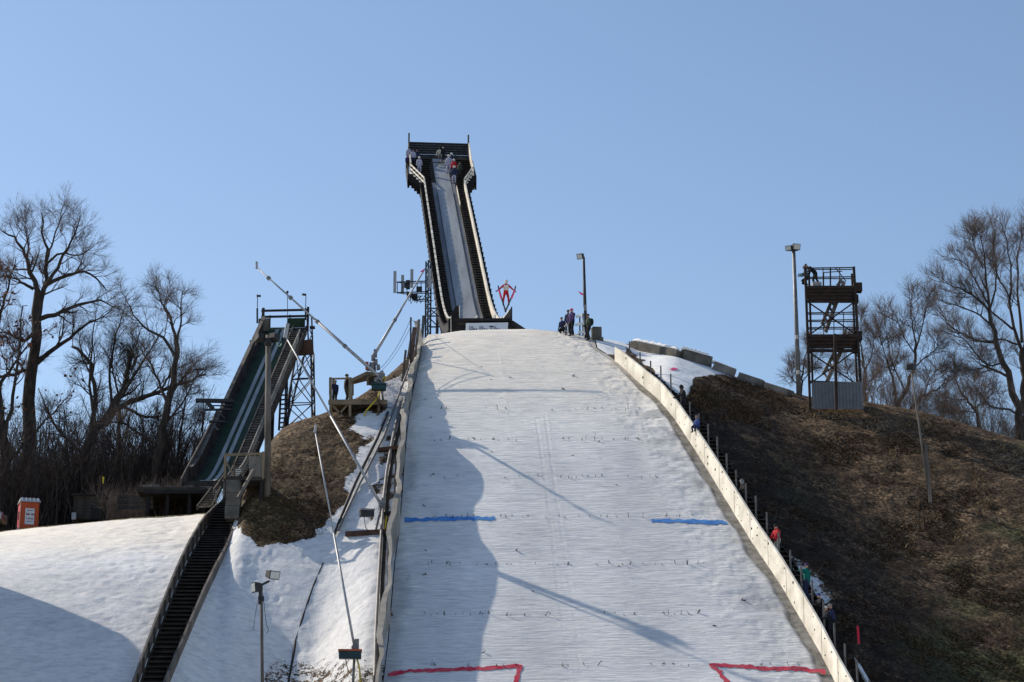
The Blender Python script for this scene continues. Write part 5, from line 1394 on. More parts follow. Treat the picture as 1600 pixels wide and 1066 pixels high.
    def btube(pts, rs, mi, n=5):
        q = MB(); q.tube(pts, rs, n); vs = [bm.verts.new(v) for v in q.v]
        for f in q.f:
            nf = bm.faces.new([vs[i] for i in f]); nf.material_index = mi; nf.smooth = True
    for (wr, d, s) in palms:   # five fingers per hand, slightly curled
        sidev = d.cross(Vector((0, 1, 0.01))); sidev = sidev.normalized() if sidev.length > .1 else Vector((1, 0, 0)); curl = d.cross(sidev).normalized() * (1 if True else -1)
        for i, (off, ln) in enumerate(((-.03, .062), (-.010, .074), (.010, .070), (.029, .055))):
            p = wr + d * .085 + sidev * off; btube([p, p + d * ln * .5 + curl * .008, p + d * ln * .85 + curl * .028], [.0115, .010, .008], 3)
        p = wr + d * .035 + sidev * (-.034); btube([p, p + d * .03 - sidev * .028, p + d * .065 - sidev * .034 + curl * .01], [.013, .012, .009], 3)
    hc = nk + hu * .165
    hf = (fw - hu * fw.dot(hu)).normalized()
    hr = hu.cross(hf)
    btube([hc + hf * .085 + hu * .02, hc + hf * .112 - hu * .012], [.010, .017], 2)                    # nose
    for s in (-1, 1):
        btube([hc + hf * .082 + hr * .032 * s + hu * .028, hc + hf * .094 + hr * .032 * s + hu * .028], [.013, .010], 5)   # eyes
        btube([hc + hr * .082 * s - hf * .005 - hu * .03, hc + hr * .090 * s + hu * .03], [.016, .020], 2)      # ears
    btube([hc + hf * .088 - hr * .022 - hu * .048, hc + hf * .088 + hr * .022 - hu * .048], [.007, .007], 5)   # mouth
    bm.normal_update(); bm.to_mesh(bme); bm.free()
    for q in (jacket, pants, SKIN, gloves, F_BOOT, EYE): bme.materials.append(q)
    root = thing('person', feet, label, cat, group)
    X = Matrix.Rotation(face, 4, 'Z') @ Matrix.Scale(scale, 4)
    if pitch is not None: X = X @ Matrix.Translation((0, 0, .6)) @ Matrix.Rotation(pitch, 4, 'X') @ Matrix.Translation((0, 0, -.6))
    bme.transform(X)
    bo = bpy.data.objects.new('body', bme); COL.objects.link(bo); bo.parent = root
    if cap:
        M3 = Matrix((hr, -hf, hu)).transposed()
        m = MB()
        c = hc + hu * .03
        if captype == 'helmet':
            m.ball(c + hu * .01, (.125, .145, .14), 14, 8, False, M3)
        elif captype == 'hood':
            m.ball(c - hf * .025, (.125, .13, .16), 12, 8, False, M3)
        elif captype == 'hair':
            m.ball(c - hf * .015 + hu * .01, (.100, .112, .105), 12, 6, True, M3)
        else:
            m.ball(c + hu * .0, (.108, .122, .125), 12, 6, True, M3); m.tube([c - hu * .012, c + hu * .03], [.113, .113], 12)
            if captype == 'cap': m.add([c + hf * .1 - hr * .08, c + hf * .19 - hr * .06, c + hf * .19 + hr * .06, c + hf * .1 + hr * .08], [(0, 1, 2, 3)])
        m.v = [tuple(X @ Vector(v)) for v in m.v]
        m.v = [(v[0] + feet[0], v[1] + feet[1], v[2] + feet[2]) for v in m.v]
        m.build({'helmet': 'helmet', 'hood': 'hood', 'hair': 'hair'}.get(captype, 'hat'), cap, root, smooth=True)
        if captype == 'helmet':
            m = MB(); m.ball(hc + hf * .06 + hu * .03, (.088, .068, .045), 12, 6, False, M3)
            m.v = [tuple(X @ Vector(v)) for v in m.v]; m.v = [(v[0] + feet[0], v[1] + feet[1], v[2] + feet[2]) for v in m.v]
            m.build('goggles', F_BLACK, root, smooth=True)
    root['_'] = 0; del root['_']
    return root, X, dict(ch=ch, u=u, fw=fw, pel=pel, feet=feetp)
def extra(root, X, m, name, mt, smooth=False):
    f = root.location
    m.v = [tuple((X @ Vector(v)) + f) for v in m.v]
    return m.build(name, mt, root, smooth=smooth)

# the jumper in flight
jf = at(790.5, 475, 152.5)
rt, X, inf = person('airborne ski jumper in red and white with skis in a V, above the take-off', jf - np.array([0, 0, .1]), face=0.06, lean=.42, hz=.92, hands=((.62, -.02, 1.02), (-.60, -.12, 1.0)), feetp=((.20, .10, .09), (-.19, .10, .09)), jacket=F_RED, pants=F_RED, cap=F_WHITE, captype='helmet', gloves=F_BLACK, bulk=1.15, headp=-.2)
ch = inf['ch']; m = MB(); u = inf['u']; fw = inf['fw']
pts = []
for s in ((-.15, -.24), (.15, -.24), (.17, .06), (.10, .13), (-.10, .13), (-.17, .06)): pts.append(ch + fw * .155 + Vector((s[0], 0, 0)) + u * s[1])
m.poly(pts, .02, fw); m.poly([p - fw * .31 for p in pts], .02, -fw); extra(rt, X, m, 'bib', F_WHITE)
for s in (1, -1):
    m = MB(); a = Vector((.20 * s * (1 if s > 0 else .95), .10, .03)); tip = a + Vector((.36 * s, -1.15, .82)); tail = a - Vector((.36 * s, -.80, .57)) * .62
    m.beam(tail, tip, .105, .03, (0, .5, 1)); m.beam(tip, tip + Vector((.04 * s, -.14, .20)), .09, .025, (0, .5, 1)); extra(rt, X, m, 'ski', mat('dark_ski', (.03, .035, .07), .5, .3, 2., (1, 1, 1), 0))
    m = MB(); m.beam(a.lerp(tip, .45) + Vector((0, .02, -.02)), tip + Vector((0, .02, -.02)), .108, .036, (0, .5, 1)); extra(rt, X, m, 'ski_front', F_PINK)

# on the knoll
def kn(px, Y): 
    x = at(px, 520, Y)[0]; return (x, Y, float(H(x, Y)))
person('person in a purple jacket and bright pink hat standing by the white fence', kn(893.5, 147.2), face=-.7, jacket=F_PURPLE, pants=F_BLACK, cap=F_PINK, captype='cap', scale=1.06, hands=((.2, -.25, .95), (-.27, -.1, .85)))
person('person in black half hidden behind the purple jacket on the knoll', kn(888, 148.4), face=-.5, jacket=F_NAVY, pants=F_BLACK, cap=F_BLACK, scale=.93)
person('person in dark clothes crouching low at the left end of the white fence', kn(880, 148.0), face=-.6, jacket=F_NAVY, pants=F_BLACK, cap=F_HAIR, captype='hair', hz=.42, lean=.3, feetp=((.14, -.05, .09), (-.14, -.02, .09)), hands=((.2, -.3, .42), (-.2, -.3, .42)), scale=.9)
rt, X, inf = person('person in a dark green jacket carrying a black backpack on the knoll', kn(920, 146.2), face=-1.1, jacket=F_GREEN, pants=F_BLACK, cap=F_BLACK, hands=((.2, -.28, 1.02), (-.2, -.28, 1.02)), lean=.08)
m = MB(); m.ball(inf['ch'] - inf['fw'] * .24 - inf['u'] * .1, (.17, .14, .26), 10, 7); extra(rt, X, m, 'backpack', F_BLACK, True)
# viewing platform
fz = float(V3(540, 626.5, 0).z) + .06
person('person in black looking through binoculars on the viewing platform', (V3(541, 624, .9).x, VY + .9, fz), face=1.9, jacket=F_BLACK, pants=F_OLIVE, cap=F_BLACK, hands=((.09, -.27, 1.52), (-.09, -.27, 1.52)), feetp=((.2, 0, .09), (-.2, .05, .09)), scale=1.0, headp=.05)
person('shorter person in dark coat standing left on the viewing platform', (V3(523.5, 624, 1.0).x, VY + 1.0, fz), face=-2.6, jacket=F_NAVY, pants=F_BLACK, cap=F_HAIR, captype='hair', scale=.80, hands=((.17, -.42, 1.08), (-.24, -.1, .85)))
# along the right wall
def walk(px, off=.62):
    Ys = np.linspace(100, 141, 600); xs_ = xR(Ys) + off; q = pix(xs_, Ys, H(xR(Ys) - .3, Ys) + .8)[0]; i = int(np.argmin(np.abs(q - px))); return (float(xs_[i]), float(Ys[i]), wz(float(Ys[i])) + .03)
LEANH = ((.22, -.48, 1.12), (-.22, -.48, 1.10))
person('person in black leaning on the top end of the cream wall', walk(1069), face=-1.2, jacket=F_BLACK, pants=F_BLACK, cap=F_BLACK, captype='hood', lean=.25, hands=LEANH, scale=1.02)
person('child in a blue jacket sitting on top of the cream wall', (lambda q: (q[0] - .40, q[1], q[2] + rwh(q[1]) - .15 - .50))(walk(1101)), face=-.9, jacket=F_BLUE, pants=F_NAVY, cap=F_GREY, hz=.62, lean=.1, feetp=((.13, -.36, .28), (-.13, -.36, .25)), hands=((.2, -.3, .66), (-.2, -.3, .66)), scale=.80)
person('person in dark coat with a pale hat leaning over the middle of the cream wall', walk(1165), face=-1.2, jacket=F_BLACK, pants=F_BLACK, cap=F_GREY, captype='hood', lean=.3, hands=LEANH, scale=.95)
person('person in a red jacket and white trousers at the wall stairs', walk(1215, .7), face=-1.0, jacket=F_RED, pants=F_CREAM, cap=F_BLACK, lean=.12, hands=((.2, -.4, 1.0), (-.2, -.38, 1.0)), scale=.97)
person('person in a teal jacket raising binoculars behind the cream wall', walk(1261, .8), face=-2.1, jacket=F_TEAL, pants=F_NAVY, cap=F_PURPLE, hands=((.10, -.25, 1.52), (-.10, -.25, 1.52)), scale=1.04, bulk=1.25)
person('person in black with a dark blue hat below the teal jacket', walk(1284, .75), face=-1.2, jacket=F_BLACK, pants=F_BLACK, cap=F_BLUE, lean=.2, hands=LEANH, scale=.92)
person('person in black with a bright white knit hat, middle of the lower trio', walk(1296, .75), face=-1.2, jacket=F_BLACK, pants=F_BLACK, cap=F_WHITE, lean=.25, hands=LEANH, scale=.92)
person('person in dark coat with a light grey hat, lowest along the cream wall', walk(1303, .95), face=-1.5, jacket=F_NAVY, pants=F_BLACK, cap=F_GREY, lean=.2, hands=LEANH, scale=.98)
# on the rusty tower
tz = float(T3(1270, 447, .6).z) + .02
person('person in black bending far forward over the rail of the rusty tower', (float(T3(1272, 447, .8).x) + .12, TY + .8, tz), face=-PI / 2, jacket=F_BLACK, pants=F_BLACK, cap=F_HAIR, captype='hair', lean=.95, hz=.92, hands=((.2, -.55, .95), (-.2, -.55, .95)), feetp=((.12, .25, .09), (-.12, .0, .09)))
person('person in pale teal crouching at the left corner of the rusty tower', (float(T3(1261, 447, .5).x), TY + .5, tz), face=-PI / 2, jacket=fab('pale_teal', (.05, .11, .12)), pants=F_BLACK, cap=F_GREY, lean=.2, hz=.50, hands=((.2, -.45, .7), (-.2, -.45, .7)), feetp=((.12, 0, .09), (-.12, .1, .09)), scale=.95)
# up on the start platform
def plat(px, py):
    best = None
    for Y in np.linspace(203, 222, 200):
        z = zp(Y) + .1; x = at(px, py, Y)[0]; d = abs(at(px, py, Y)[2] - z)
        if best is None or d < best[0]: best = (d, (float(x), float(Y), float(z)))
    return best[1]
PL = [(638.5, 256, 'white suit, leftmost figure on the start platform', F_LILAC, F_LILAC, F_NAVY, 'hat', 1.0, 0.2), (645.5, 259, 'pale jacket and dark trousers, second from the left on the start platform', F_LILAC, F_NAVY, F_NAVY, 'hat', .95, .1), (651.5, 258, 'all dark clothes beside the left stairs of the start platform', F_NAVY, F_BLACK, F_PURPLE, 'hat', .9, .0), (636.5, 264, 'dark purple clothes low at the left rail of the start platform', F_PURPLE, F_BLACK, F_BLACK, 'hat', .8, .3),
      (655, 272, 'white suit with white helmet at the foot of the left platform stairs', F_LILAC, F_LILAC, F_WHITE, 'helmet', 1.0, 0), 
      (701, 272, 'long pale lilac suit with white helmet on the right platform stairs', F_LILAC, F_LILAC, F_WHITE, 'helmet', 1.1, -.2), (705.5, 266, 'navy suit and white helmet behind the lilac suit', F_NAVY, F_NAVY, F_WHITE, 'helmet', 1.0, -.2), (709, 276, 'red and blue suit with white helmet on the right platform stairs', F_RED, F_NAVY, F_WHITE, 'helmet', 1.0, -.3), (709.5, 288, 'navy and white suit with white helmet, lowest on the right platform stairs', F_NAVY, F_LILAC, F_WHITE, 'helmet', 1.05, -.2), (718, 280, 'dark green clothes at the right rail of the start platform', F_GREEN, F_BLACK, F_BLACK, 'hat', 1.0, -.5), (692.5, 252, 'dark clothes and pale cap beside the start bar', F_BLACK, F_BLACK, F_CREAM, 'hat', .85, -.4)]
for (px, py, lb, jk, pn, cp_, ct, sc_, fc) in PL:
    person('person in ' + lb, plat(px, py), face=fc, jacket=jk, pants=pn, cap=cp_, captype=ct, scale=sc_)
rt, X, inf = person('ski jumper in white sitting ready on the start bar at the top of the track', plat(687, 251), face=.1, jacket=F_CREAM, pants=F_GREY, cap=F_BLACK, captype='helmet', hz=.52, lean=.25, feetp=((.13, -.35, .09), (-.13, -.35, .09)), hands=((.36, .0, .5), (-.36, .0, .5)))
for s in (1, -1):
    m = MB(); m.beam((.13 * s, .5, .03), (.13 * s, -1.7, -.9), .10, .03); extra(rt, X, m, 'ski', F_CREAM)
# ------------------------------------------------------------------ bare trees
def resample(P, K):
    P = np.asarray(P, float); d = np.r_[0, np.cumsum(np.linalg.norm(np.diff(P, axis=0), axis=1))]
    t = np.linspace(0, d[-1], K)
    # smooth a little with a cubic through the points
    Q = np.stack([np.interp(t, d, P[:, i]) for i in range(3)], 1)
    for _ in range(2): Q[1:-1] = (Q[:-2] + 2 * Q[1:-1] + Q[2:]) / 4
    return Q
def tubes(P, R, sides):
    N, K, _ = P.shape
    T = np.gradient(P, axis=1); T /= np.linalg.norm(T, axis=2, keepdims=True) + 1e-9
    ref = np.array([.31, .52, .79]); U = np.cross(T, ref); U /= np.linalg.norm(U, axis=2, keepdims=True) + 1e-9
    W = np.cross(T, U); a = np.arange(sides) * 2 * PI / sides
    V = P[:, :, None, :] + R[:, :, None, None] * (U[:, :, None, :] * np.cos(a)[None, None, :, None] + W[:, :, None, :] * np.sin(a)[None, None, :, None])
    V = V.reshape(-1, 3)
    n = np.arange(N)[:, None, None] * K * sides; k = np.arange(K - 1)[None, :, None] * sides; s = np.arange(sides)[None, None, :]; s2 = (s + 1) % sides
    F = np.stack([n + k + s, n + k + s2, n + k + sides + s2, n + k + sides + s], -1).reshape(-1, 4)
    return V, F
def join(lst):
    Vs, Fs, b = [], [], 0
    for V, F in lst: Vs.append(V); Fs.append(F + b); b += len(V)
    return np.concatenate(Vs), np.concatenate(Fs)
def spawn(P, R, per, ln, ang, up, K, rng, tmin=.2, rr=.55, wand=.22, tap=.25, out=None, rmin=0.0):
    N, KP, _ = P.shape
    i = np.repeat(np.arange(N), per); n = len(i)
    t = rng.uniform(tmin, 1, n) ** .8 * (KP - 1.001); k = t.astype(int); f = (t - k)[:, None]
    pos = P[i, k] * (1 - f) + P[i, k + 1] * f
    tan = P[i, k + 1] - P[i, k]; tan /= np.linalg.norm(tan, axis=1, keepdims=True) + 1e-9
    r0 = (R[i, k] * (1 - f[:, 0]) + R[i, k + 1] * f[:, 0])
    q = rng.normal(size=(n, 3)); q -= (q * tan).sum(1, keepdims=True) * tan; q /= np.linalg.norm(q, axis=1, keepdims=True)
    a = rng.uniform(*ang, n)[:, None]
    d = np.cos(a) * tan + np.sin(a) * q
    L_ = rng.uniform(*ln, n) * (1.15 - .55 * (t / (KP - 1)))
    pts = [pos]; cur = d
    for s in range(K - 1):
        cur = cur + rng.normal(size=(n, 3)) * wand + np.array([0, 0, up]); cur /= np.linalg.norm(cur, axis=1, keepdims=True)
        pts.append(pts[-1] + cur * (L_ / (K - 1))[:, None])
    C = np.stack(pts, 1); rs = np.maximum(r0 * rr * rng.uniform(.7, 1.0, n), rmin)
    return C, rs[:, None] * np.linspace(1, tap, K)[None, :]
def tree(name, label, Y, trunk, limbs, seed, dens=1.0,  bark=BARK, twig=TWIG, spread=1.0, up=.10, lens=(1.6, 4.2), group=None, leaves=0, fine=1.0, shrink=.93, thin=1.0):
    """trunk/limbs: lists of (pixel polyline, r0, r1); depth wanders around Y so the crown is round"""
    rng = np.random.default_rng(seed); lens = (lens[0] * .62, lens[1] * .66); up = up * .6
    yb = trunk[0][0][0][1]; xb = trunk[0][0][0][0]
    sq = lambda pl: [(x, yb - (yb - y) * shrink) for x, y in pl]
    trunk = [(sq(pl), a * thin, b_ * thin) for pl, a, b_ in trunk]; limbs = [(sq(pl), a * thin, b_ * thin) for pl, a, b_ in limbs]
    px, py = trunk[0][0][0]; base = at(px, py, Y); gz = float(H(base[0], Y)); base[2] = gz
    o = thing(name, base, label, 'tree', group)
    tr = []; allP = []; allR = []
    for j, (pl, r0, r1) in enumerate(trunk + limbs):
        dep = 0 if j < len(trunk) else rng.uniform(-1, 1) * 3.2
        K = 12; n = len(pl)
        P = resample([at(x, y, Y + dep * (i / max(1, n - 1)) ** 1.3) for i, (x, y) in enumerate(pl)], K)
        P[2:-1] += rng.normal(size=(K - 3, 3)) * min(.09, r0 * .35)
        if j == 0: P[0, 2] = min(P[0, 2], gz) - .4
        R_ = np.linspace(r0, r1, K)
        if j < len(trunk): R_[0] *= 1.35
        allP.append(P); allR.append(R_)
    allP = np.array(allP); allR = np.array(allR)
    V, F = tubes(allP[:len(trunk)], allR[:len(trunk)], 10); np_obj('trunk', V, F, bark, o)
    crown = []
    if len(allP) > len(trunk): crown.append(tubes(allP[len(trunk):], allR[len(trunk):], 7))
    L0 = allP[len(trunk):] if len(limbs) else allP; L0R = allR[len(trunk):] if len(limbs) else allR
    nT = len(trunk)
    a1 = spawn(L0, L0R, max(2, int(12 * dens)), lens, (.4, 1.05), up, 7, rng, .12, .55, .16, .3, rmin=.022)
    a1b = spawn(allP[:nT], allR[:nT], max(2, int(5 * dens)), (lens[0], lens[1] * 1.1), (.5, 1.1), up, 7, rng, .45, .22, .16, .3)
    B1 = np.concatenate([a1[0], a1b[0]]); B1R = np.concatenate([a1[1], np.minimum(a1b[1], .09)])
    B2, B2R = spawn(B1, B1R, max(3, int(8 * fine)), (lens[0] * .6, lens[1] * .6), (.35, .9), up * .9, 6, rng, .15, .55, .12, .4, rmin=.009)
    B3, B3R = spawn(B2, B2R, max(3, int(7 * fine)), (.4, 1.15), (.3, .8), up * .7, 4, rng, .1, .55, .13, .5, rmin=.0058)
    crown += [tubes(B1, B1R, 5)]
    V, F = join(crown); c = np_obj('crown', V, F, bark, o)
    V, F = join([tubes(B2, B2R, 4), tubes(B3, B3R, 3)]); np_obj('twigs', V, F, twig, c if False else o)
    if leaves:
        k = rng.integers(0, len(B3), leaves); p = B3[k, 2]; sel = p
        if True:
            pxx, pyy = pix(sel[:, 0], sel[:, 1], sel[:, 2]); sel = sel[(pyy > 400)]
        n = len(sel); d1 = rng.normal(size=(n, 3)) * .09; d2 = rng.normal(size=(n, 3)) * .07
        V = np.stack([sel - d1, sel + d2, sel + d1, sel - d2], 1).reshape(-1, 3); F = np.arange(n * 4).reshape(-1, 4)
        np_obj('dead_leaves', V, F, LEAF_RUST, o, smooth=False)
    return o
def zt(pts, ox=0, oy=270, s=2.882): return [(ox + x / s, oy + y / s) for x, y in pts]
# --- left wood
tree('bare_tree', 'tallest bare tree with a straight dark trunk near the left edge, behind the orange toilet', 160,
     [([(36, 835), (40, 740), (43, 660), (52, 565), (57, 500), (58, 470), (60, 428)], .62, .30)],
     [(zt([(172, 455), (130, 330), (105, 240), (60, 190), (10, 160)]), .22, .05), (zt([(165, 600), (205, 430), (212, 330), (210, 230), (195, 130), (185, 70)]), .24, .035), (zt([(205, 430), (290, 280), (340, 180), (360, 90)]), .15, .03),
      (zt([(215, 415), (300, 370), (380, 350), (450, 400), (480, 450)]), .16, .03), (zt([(180, 585), (280, 545), (400, 490), (480, 500), (540, 540)]), .19, .03), (zt([(165, 800), (250, 720), (340, 650), (420, 590), (500, 545)]), .20, .03),
      (zt([(150, 830), (110, 835), (40, 860), (-30, 870)]), .2, .05), (zt([(158, 650), (100, 700), (50, 660), (0, 650)]), .16, .04), (zt([(150, 440), (60, 380), (0, 370)]), .13, .03), (zt([(210, 320), (270, 260), (370, 285), (400, 250)]), .10, .03), (zt([(120, 310), (130, 230), (110, 120), (120, 70)]), .09, .02), (zt([(212, 300), (240, 200), (270, 110), (280, 60)]), .09, .02)],
     101, .95)
tree('bare_tree', 'bare tree cut by the left edge of the photo, with russet leaves still hanging', 158,
     [([(14, 838), (12, 760), (4, 680), (-6, 600), (-12, 520)], .50, .25)],
     [([(4, 690), (20, 600), (30, 520), (36, 450)], .17, .04), ([(-6, 600), (14, 560), (40, 520), (60, 500)], .15, .03), ([(-12, 520), (0, 470), (14, 420), (25, 370)], .15, .03), ([(0, 640), (-30, 570), (-50, 500)], .15, .04), ([(8, 720), (40, 680), (75, 640), (110, 600)], .14, .03), ([(-10, 540), (-30, 460), (-20, 400)], .14, .03)],
     102, .9, leaves=700)
tree('bare_tree', 'heavy leaning bare tree with broken snags, second large trunk from the left', 156,
     [([(98, 830), (112, 770), (128, 700), (150, 655), (176, 628)], .55, .34)],
     [([(176, 628), (205, 612), (250, 595), (290, 578), (322, 566)], .22, .05), ([(140, 675), (152, 600), (140, 540), (128, 530), (113, 520)], .20, .10), ([(165, 640), (190, 600), (205, 560), (202, 528)], .24, .12), ([(205, 560), (212, 540), (203, 520)], .12, .06), ([(150, 655), (140, 590), (142, 520), (150, 470)], .13, .03), ([(180, 620), (215, 560), (240, 520), (255, 490)], .14, .03),
      ([(190, 620), (230, 640), (262, 640), (290, 625)], .13, .03), ([(128, 700), (90, 660), (70, 620), (60, 590)], .14, .03), ([(176, 628), (170, 560), (180, 500), (195, 455)], .12, .025), ([(250, 595), (270, 560), (300, 545)], .09, .02)],
     103, 1.0, twig=TWIG_DK)
tree('bare_tree', 'slender bare tree with a high narrow crown standing just left of the small ski jump', 150,
     [([(240, 790), (243, 725), (249, 680), (257, 650), (268, 600), (275, 550), (275, 510)], .36, .16)],
     [([(275, 510), (267, 475), (250, 445), (242, 418)], .12, .025), ([(274, 540), (256, 505), (226, 495), (205, 465), (195, 438)], .12, .025), ([(262, 620), (240, 560), (222, 530), (205, 500)], .11, .025), ([(275, 520), (285, 480), (282, 450), (285, 430)], .09, .02), ([(252, 660), (285, 620), (300, 590), (310, 560)], .09, .02), ([(246, 690), (215, 665), (190, 650), (170, 650)], .11, .03), ([(265, 610), (285, 575), (300, 560), (320, 562)], .08, .02), ([(268, 480), (255, 460), (262, 430)], .06, .015)],
     104, .85, lens=(1.2, 3.0))
tree('bare_tree', 'thin bare tree between the heavy leaning tree and the slender narrow crowned tree', 165,
     [([(175, 820), (180, 740), (190, 660), (185, 600)], .22, .12)], [([(185, 600), (175, 560), (178, 520)], .09, .02), ([(188, 650), (210, 610), (225, 580)], .08, .02), ([(182, 700), (160, 660), (150, 620)], .08, .02), ([(186, 610), (200, 570), (210, 520)], .08, .02)], 105, .9, lens=(1.2, 3.2), twig=TWIG_DK)
tree('bare_tree', 'small pale bare tree in the gap directly left of the small ski jump', 152,
     [([(275, 780), (276, 735), (280, 690), (284, 650), (288, 625)], .13, .06)], [([(288, 625), (292, 600), (290, 580)], .05, .012), ([(282, 680), (300, 655), (318, 640)], .05, .012), ([(278, 720), (262, 690), (256, 660)], .05, .012), ([(279, 705), (298, 690), (312, 688)], .045, .012)], 106, .8, lens=(.8, 2.0))
# --- right ridge
Z2 = lambda p: zt(p, 1440, 300, 2.806)
Z3 = lambda p: zt(p, 1180, 350, 3.231)
tree('bare_tree', 'large bare tree with a broad round crown at the right edge, on the ridge', 150,
     [(Z2([(432, 1030), (425, 960), (400, 850), (360, 740), (335, 650), (315, 570), (298, 495)]), .40, .17)],
     [(Z2([(298, 495), (240, 430), (160, 390), (80, 360)]), .13, .025), (Z2([(300, 490), (280, 350), (270, 200), (250, 110)]), .13, .025), (Z2([(335, 640), (250, 640), (150, 590), (60, 480)]), .13, .025), (Z2([(315, 570), (240, 500), (150, 470), (70, 440)]), .11, .02), (Z2([(300, 480), (230, 340), (180, 260), (130, 250)]), .1, .02),
      (Z2([(380, 800), (330, 770), (260, 745)]), .14, .09), (Z2([(420, 970), (370, 945), (300, 940), (240, 850)]), .11, .03), (Z2([(360, 730), (290, 760), (200, 640), (120, 560)]), .10, .02), (Z2([(298, 495), (330, 380), (320, 240), (310, 130)]), .11, .02), (Z2([(270, 300), (230, 200), (220, 140)]), .07, .015)],
     201, 1.3, lens=(1.3, 3.4), up=.16, thin=.72, shrink=.95)
tree('bare_tree', 'bare tree half cut off by the right edge, behind the broad round crowned one', 153,
     [(Z2([(455, 1030), (448, 900), (446, 760), (440, 680)]), .42, .28)],
     [(Z2([(440, 680), (395, 560), (385, 420), (400, 300), (370, 150), (340, 60)]), .18, .02), (Z2([(400, 580), (320, 510), (280, 470), (210, 400)]), .12, .02), (Z2([(440, 640), (430, 480), (415, 400), (430, 200), (440, 50)]), .16, .02), (Z2([(445, 700), (480, 500), (490, 300), (470, 80)]), .18, .03), (Z2([(420, 650), (340, 620), (290, 640)]), .10, .03), (Z2([(390, 440), (330, 330), (300, 200)]), .09, .02), (Z2([(446, 700), (520, 600), (560, 450)]), .15, .03)],
     202, 1.15, lens=(1.4, 3.6), up=.16, thin=.72, shrink=.95)
tree('bare_tree', 'many stemmed bare tree on the ridge behind the thin leaning pole', 156,
     [(Z3([(712, 960), (722, 900), (760, 830), (795, 720), (805, 640), (812, 560)]), .24, .12), (Z3([(716, 960), (712, 850), (690, 740), (662, 640)]), .18, .08), (Z3([(775, 960), (800, 900), (850, 860), (930, 810)]), .18, .08)],
     [(Z3([(812, 560), (790, 430), (780, 330), (790, 270)]), .09, .015), (Z3([(808, 600), (840, 480), (860, 380), (875, 280)]), .09, .015), (Z3([(800, 700), (850, 640), (900, 600), (930, 560)]), .08, .015), (Z3([(662, 640), (640, 560), (620, 480)]), .06, .015), (Z3([(690, 740), (720, 640), (730, 520)]), .06, .015), (Z3([(760, 830), (700, 700), (670, 560), (650, 370)]), .08, .015), (Z3([(930, 810), (980, 740), (1010, 680)]), .06, .015), (Z3([(850, 860), (880, 760), (920, 700)]), .06, .015), (Z3([(810, 620), (750, 520), (720, 420), (690, 370)]), .07, .015)],
     203, 1.15, lens=(1.2, 3.0), up=.14, thin=.72, shrink=.88)
tree('bare_tree', 'faint small bare tree immediately right of the rusty tower', 160,
     [(Z3([(560, 940), (552, 860), (556, 760), (540, 640)]), .16, .07)], [(Z3([(540, 640), (530, 540), (540, 430)]), .06, .012), (Z3([(550, 740), (590, 640), (600, 520)]), .06, .012), (Z3([(552, 820), (600, 760), (640, 720)]), .06, .012), (Z3([(548, 700), (500, 620), (480, 560)]), .05, .012), (Z3([(556, 860), (500, 800), (440, 700)]), .05, .012)], 204, 1.0, lens=(1.0, 2.6), twig=TWIG)
tree('bare_tree', 'faint thin bare tree seen between the floodlight pole and the rusty tower', 162,
     [(Z3([(235, 900), (230, 830), (240, 740), (250, 660)]), .10, .05)], [(Z3([(240, 740), (205, 700), (180, 650)]), .045, .012), (Z3([(232, 820), (190, 780), (160, 720)]), .045, .012), (Z3([(250, 660), (270, 600), (300, 560)]), .045, .012), (Z3([(236, 790), (290, 720), (320, 660)]), .045, .012)], 205, .9, lens=(.9, 2.2))
tree('bare_tree', 'low spreading bare tree on the ridge between the many stemmed tree and the right edge', 154,
     [(Z3([(1130, 985), (1110, 930), (1060, 880), (1030, 820)]), .13, .06)], [(Z3([(1030, 820), (1000, 740), (1010, 680)]), .05, .012), (Z3([(1110, 930), (1180, 860), (1220, 830)]), .05, .012), (Z3([(1060, 880), (980, 880), (920, 900)]), .05, .012), (Z3([(1120, 950), (1040, 940), (960, 940)]), .045, .012), (Z3([(1110, 930), (1120, 840), (1100, 760)]), .05, .012)], 206, 1.1, lens=(.9, 2.4))
# --- undergrowth: an uncountable mass of thin stems behind the small hill and on the right ridge
def brushwood(name, label, pxr, Yr, hr, n, seed, mt, per=(8, 6), base_r=(.02, .06)):
    rng = np.random.default_rng(seed); px = rng.uniform(*pxr, n); Y = rng.uniform(*Yr, n)
    e = np.array([at(p, 700, y) for p, y in zip(px, Y)]); x = e[:, 0]; z = H(x, Y) - .2
    h = rng.uniform(*hr, n); K = 7; P = [np.stack([x, Y, z], 1)]; d = np.tile([0, 0, 1.], (n, 1)) + rng.normal(size=(n, 3)) * .16
    for k in range(K - 1):
        d = d + rng.normal(size=(n, 3)) * .12; d /= np.linalg.norm(d, axis=1, keepdims=True); P.append(P[-1] + d * (h / (K - 1))[:, None])
    P = np.stack(P, 1); R_ = rng.uniform(*base_r, n)[:, None] * np.linspace(1, .3, K)
    B1, R1 = spawn(P, R_, per[0], (.6, 2.2), (.3, .9), .12, 5, rng, .2, .55, .2, .4, rmin=.009)
    B2, R2 = spawn(B1, R1, per[1], (.3, 1.0), (.3, .9), .08, 4, rng, .1, .6, .22, .5, rmin=.006)
    V, F = join([tubes(P, R_, 5), tubes(B1, R1, 3), tubes(B2, R2, 3)])
    o = np_obj(name, V, F, mt, origin=P[0, 0]); setp(o, label, 'undergrowth', kind='stuff'); return o
brushwood('undergrowth', 'dense dark mass of bare brush and saplings under the trees at the left', (-40, 300), (150, 185), (4.0, 10.5), 2200, 31, TWIG_DK, (8, 6), (.025, .075))
brushwood('undergrowth', 'low reddish brush along the foot of the wood beside the take-off table', (165, 340), (137.5, 146), (.5, 2.2), 150, 32, TWIG, (6, 4), (.01, .02))
